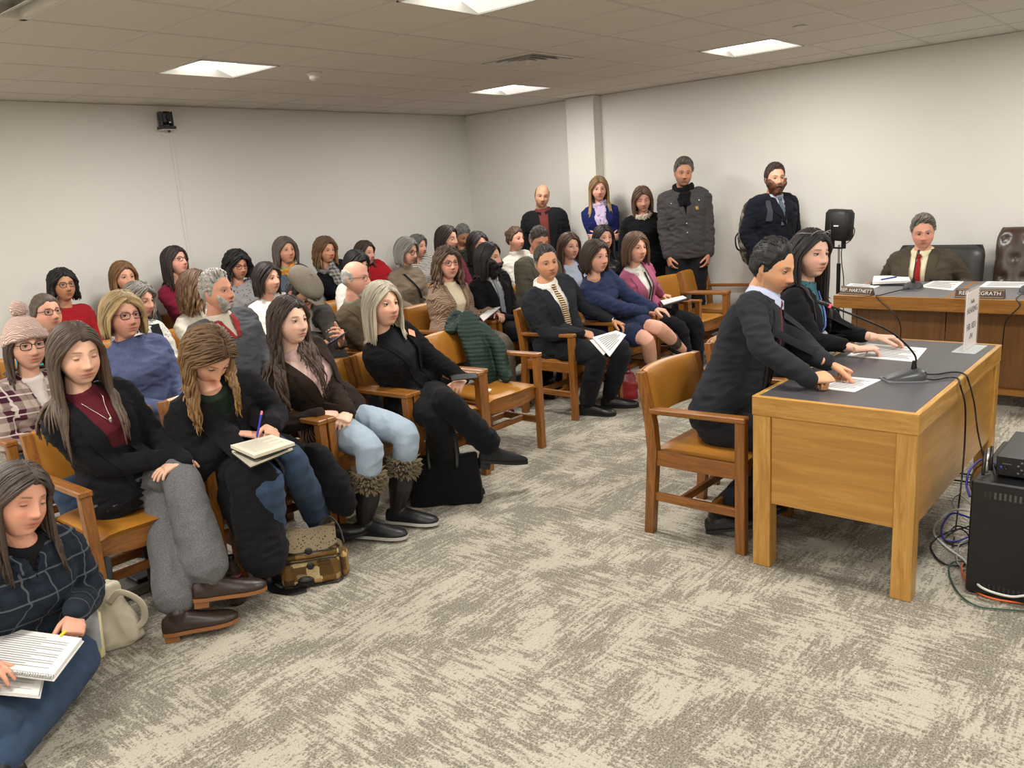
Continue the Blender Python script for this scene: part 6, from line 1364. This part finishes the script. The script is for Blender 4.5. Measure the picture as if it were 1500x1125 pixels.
# things under the front left chair
o = leaning('shoulder_bag', 243, 870, 0, .12, .26, .08, .3, 0, cloth('0c0c0e'), 'black bag standing under the front left armchair', 'bag', .02)
m = MB(); m.box((-.13, -.09, 0), (.13, .09, .055), bev=.01); o = m.build('shallow_box', plain('olive_box', '4a463c', .7)); o.location = (1.46, 3.62, .001); tag(o, 'flat olive box on the carpet under the front left armchair', 'box')
m = MB(); m.box((-.08, -.06, 0), (.08, .06, .02), bev=.004); o = m.build('black_booklet', BLACKP); o.location = (1.50, 3.60, .058); tag(o, 'black booklet lying on the flat olive box', 'booklet')
m = MB(); m.box((-.03, -.0605, .004), (.03, -.06, .016)); m.build('label_sticker', PAPER, o)
# red bag
p = (atz(912, 588, 0) + atz(936, 588, 0)) / 2; t = thing('red_bag', 'glossy red bag on the carpet between the dark suit and the navy dress', 'bag', p + V((.06, .08, 0)), -.7)
m = MB(); m.loft([[V((x * a1, y * b1, z)) for x, y in ((-1, -1), (0, -1.1), (1, -1), (1.05, 0), (1, 1), (0, 1.1), (-1, 1), (-1.05, 0))] for z, a1, b1 in ((0, .075, .05), (.02, .085, .055), (.12, .08, .045), (.2, .065, .02), (.21, .062, .015))]); soft(m, .007, 'bag_body', plain('red_glossy', '8e1420', .3), t, .004)
m = MB(); m.tube(smoothpath([(-.04, 0, .2), (-.03, 0, .27), (.03, 0, .27), (.04, 0, .2)], 5), .004, 6); m.build('handle', plain('red_glossy', '8e1420', .3), t, True)

# green padded jacket over the empty chair
GRN = NT('green_nylon'); GRN.bump(GRN.noise(60, 3).outputs[0], .3, .003); GRN = GRN.set(.6, 0, '1c2f28', spec=.3)
m = MB(); ex, ey = 3.75, 3.53
m.tube([(ex + .02, ey + .27, .80), (ex + .12, ey + .262, .835), (ex + .24, ey + .27, .80)], [(.035, .05), (.045, .06), (.035, .05)], 14, round_ends=True, side=(0, 0, 1))
m.tube([(ex + .11, ey + .19, .80), (ex + .13, ey + .14, .66), (ex + .13, ey + .10, .50)], [(.12, .035), (.135, .045), (.13, .05)], 18, round_ends=True, side=(1, 0, 0))
m.tube([(ex + .12, ey + .33, .80), (ex + .13, ey + .36, .62), (ex + .13, ey + .36, .45)], [(.11, .03), (.12, .035), (.12, .035)], 18, round_ends=True, side=(1, 0, 0))
m.tube([(ex + .21, ey + .17, .78), (ex + .225, ey + .06, .66), (ex + .20, ey + .0, .5), (ex + .17, ey - .05, .475)], [(.045, .05), (.05, .05), (.05, .045), (.045, .025)], 14, round_ends=True)
vs, fs = remesh(m, .007, 3); vs = vs + normals(vs, fs) * (.0045 * np.abs(np.sin((vs[:, 2] + .12 * (vs[:, 0] - ex)) * PI / .026)) - .003 + .004 * wn(vs, 7, 2))[:, None]
o = npmesh('padded_jacket', vs, fs, GRN); tag(o, 'dark green quilted jacket draped over the back of the empty front armchair', 'jacket')
m = MB(); m.box((-.025, -.05, 0), (.025, .05, .012), bev=.005); o = m.build('tag_card', WHITEC); o.location = (3.62, 3.42, .456); o.rotation_euler = (0, 0, .4); tag(o, 'small white cloth lying on the empty armchair seat below the green jacket', 'cloth')

# striped woven bag between two chairs, on the seat beside the girl
m = MB(); m.ell((0, 0, .08), (.06, .11, .075), 20, 12); vs, fs = remesh(m, .007, 1); vs = vs + normals(vs, fs) * (.008 * wn(vs, 9, 2))[:, None]
s = NT('woven_stripes'); wv = s.new('ShaderNodeTexWave', bands_direction='Y'); s.link(s.co.outputs['Object'], wv.inputs[0]); wv.inputs['Scale'].default_value = 9; wv.inputs['Distortion'].default_value = 1.5
sep = s.ramp(wv.outputs['Fac'], [(.1, '1d1c1a'), (.3, '9a3b2c'), (.45, 'b7a88c'), (.6, '3f5a3c'), (.75, 'a0826a'), (.9, '2a2622')])
o = npmesh('woven_bag', vs, fs, s.set(.9, 0, sep)); o.location = (2.38, 3.46, .455); tag(o, 'small woven bag with coloured stripes on the seat beside the girl in fur-topped boots', 'bag')

# ================================================================== HELD AND LAP THINGS
NB = plain('notebook_cover', '1e1e20', .6); CREAM = plain('cream_pages', 'd8d0ba', .8)
def notebook(pts, th, label, cover=NB, pages=CREAM, lines=10, cat='notebook', ink=GREYINK, group=None):
    c_ = sum((V(p) for p in pts), V()) / 4; t = thing('notebook', label, cat, c_, 0, group); q = [V(p) - c_ for p in pts]
    m = MB(); quad_slab(m, [p * 1.0 - V((0, 0, th)) for p in q], .003); m.build('cover', cover, t)
    m = MB(); quad_slab(m, [p * .97 for p in q], th - .001); pg = m.build('pages', pages, t)
    a, b, c, d = [p * .97 for p in q]; m = MB()
    for i in range(lines):
        v = .12 + .76 * i / lines; P_ = lambda u, vv: a.lerp(b, u).lerp(d.lerp(c, u), vv) + V((0, 0, .0005)); e = .9 if i % 3 else .6
        m.add([P_(.1, v), P_(e, v), P_(e, v + .018), P_(.1, v + .018)], [(0, 1, 2, 3)])
    m.build('handwriting', ink, pg); return t
z1 = .695
notebook([atz(336, 652, z1), atz(398, 636, z1), atz(433, 648, z1), atz(372, 668, z1)], .014, 'open cream notebook on the lap of the woman bent over writing, topmost')
notebook([atz(338, 660, z1 - .035), atz(400, 650, z1 - .035), atz(430, 656, z1 - .035), atz(366, 682, z1 - .035)], .010, 'cream notepad under the open notebook of the writing woman', lines=0)
def pen(a, b, r, mts, label, cat='pen'):
    a, b = V(a), V(b); t = thing('pen', label, cat, a); d = b - a; m = MB(); m.tube([V((0, 0, 0)), d * .08, d * .85], [r * .25, r, r], 10); m.build('barrel', mts[0], t, True, auto=60)
    m = MB(); m.tube([d * .85, d * .97, d], [r * 1.1, r * 1.1, r * .7], 10); m.build('cap', mts[1], t, True, auto=60)
pen(atz(376, 642, z1 + .004), atz(376, 642, z1 + .004) + V((.055, .02, .105)), .0048, (plain('blue_pen', '3a5ac0', .3), plain('pink_cap', 'd8788a', .4)), 'blue pen with a pink end in the hand of the writing woman')
# floor sitter's notebooks
zf = .30
notebook([atz(6, 918, zf), atz(122, 934, zf), atz(78, 992, zf), atz(-48, 976, zf)], .012, 'white spiral notebook on the lap of the woman on the carpet', PAPER, PAPER, 14)
m = MB(); a_, b_ = atz(78, 992, zf + .002), atz(-48, 976, zf + .002)
for k in range(34):
    p = a_.lerp(b_, (k + .5) / 34); dd = (b_ - a_).normalized(); e = dd.cross(V((0, 0, 1))); m.tube([p + (e * math.cos(u) + V((0, 0, 1)) * math.sin(u)) * .007 for u in [i * PI / 4 for i in range(9)]], .0011, 5)
tag(m.build('spiral_binding', STEEL, None, True), 'silver wire spiral along the edge of the white notebook', 'spiral binding')
notebook([atz(-40, 978, zf - .05), atz(64, 990, zf - .05), atz(58, 1019, zf - .05), atz(-60, 1008, zf - .05)], .008, 'second white spiral notebook sticking out below the first', PAPER, PAPER, 5)
w_ = FL.Mw @ FL.AR[1][2]; pen(atz(88, 932, zf + .004), atz(106, 916, .30), .0055, (plain('yellow_pen', 'd8c83a', .35), plain('yellow_pen', 'd8c83a', .35)), 'yellow highlighter in the hand of the woman on the carpet')
sheet('papers', [atz(868, 494, .655), atz(903, 484, .675), atz(917, 490, .66), atz(893, 522, .60)], 'sheaf of white papers drooping from the hand of the man in the patterned tie', 'papers', .004, lines=8)
sheet('papers', [atz(864, 498, .640), atz(896, 489, .655), atz(909, 494, .64), atz(884, 520, .59)], 'second white sheaf just under the first in the same hand', 'papers', .003, lines=0)
notebook([atz(893, 458, .60), atz(922, 459, .60), atz(924, 464, .60), atz(897, 466, .60)], .008, 'small open booklet between the dark suit and the navy dress', lines=0)
t = thing('clipboard', 'dark clipboard with white papers on the lap beside the pink blazer', 'clipboard', (0, 0, 0)); m = MB(); quad_slab(m, [atz(966, 441, .665), atz(1002, 434, .675), atz(1010, 438, .67), atz(972, 449, .655)], .006); m.build('board', BLACKP, t)
m = MB(); quad_slab(m, [atz(967, 440, .672), atz(1000, 433, .682), atz(1006, 436, .677), atz(972, 446, .662)], .005); m.build('paper_sheets', PAPER, t)
notebook([atz(702, 463, .70), atz(727, 446, .72), atz(733, 449, .72), atz(708, 470, .69)], .008, 'magazine with a purple edge held by the person in the tan cardigan', plain('magenta_cover', '7a2a5a', .5), PAPER, 5, 'magazine')
w_ = cap_p.Mw @ cap_p.AR[1][2]; m = MB(); m.box((-.034, -.004, -.068), (.034, .004, .068), Matrix.Rotation(1.25, 4, 'Y') @ Matrix.Rotation(1.1, 4, 'Z'), bev=.003); o = m.build('phone', plain('phone_blue', '20264a', .3)); o.location = w_ + V((-.075, -.07, .05)); tag(o, 'dark phone in the hands of the person in the flat cap', 'phone')
w_ = P4.Mw @ P4.AR[1][2]; m = MB(); m.box((-.036, -.075, -.004), (.036, .075, .004), bev=.003); o = m.build('phone', BLACKP); o.location = w_ + V((-.06, -.06, .035)); o.rotation_euler = (0, -.2, .9); tag(o, 'phone resting on the hand of the grey-blond woman in black', 'phone')
sheet('papers', [atz(588, 445, .66), atz(607, 436, .68), atz(611, 439, .67), atz(596, 450, .65)], 'folded pale leaflet on the lap of the person in the beige sweater', 'leaflet', .003, lines=0)
patch_on(P4, .80, .105, .075, .04, plain('orange_tag', 'd98a6a', .6), 'name_tag', .012)
# backpack of the bearded man
bp = BEARD.Mw @ V((-.03, .20, 0)); hz = BEARD.N.z; t = thing('backpack', 'grey-green camouflage backpack on the back of the bearded man', 'backpack', (bp.x, bp.y, 0), math.radians(-28))
s = NT('camouflage'); CAMO = s.set(.85, 0, s.ramp(s.noise(14, 3).outputs[0], [(.4, '2a2a24'), (.5, '6b665a'), (.62, '8f897a')]))
m = MB(); m.tube([(0, .02, hz - .52), (0, .04, hz - .35), (0, .03, hz - .14)], [(.13, .07), (.15, .085), (.11, .06)], 20, round_ends=True, side=(1, 0, 0)); soft(m, .009, 'pack_body', CAMO, t, .006)
m = MB(); m.tube([(0, .10, hz - .48), (0, .12, hz - .38), (0, .10, hz - .28)], [(.09, .03), (.1, .04), (.08, .03)], 16, round_ends=True, side=(1, 0, 0)); soft(m, .009, 'pack_pocket', CAMO, t, .004)
m = MB(); m.tube(smoothpath([(-.1, .05, hz - .3), (-.16, .06, hz - .36), (-.15, .06, hz - .46), (-.1, .05, hz - .5)], 5), .008, 6); m.build('side_strap', BLACKP, t, True)
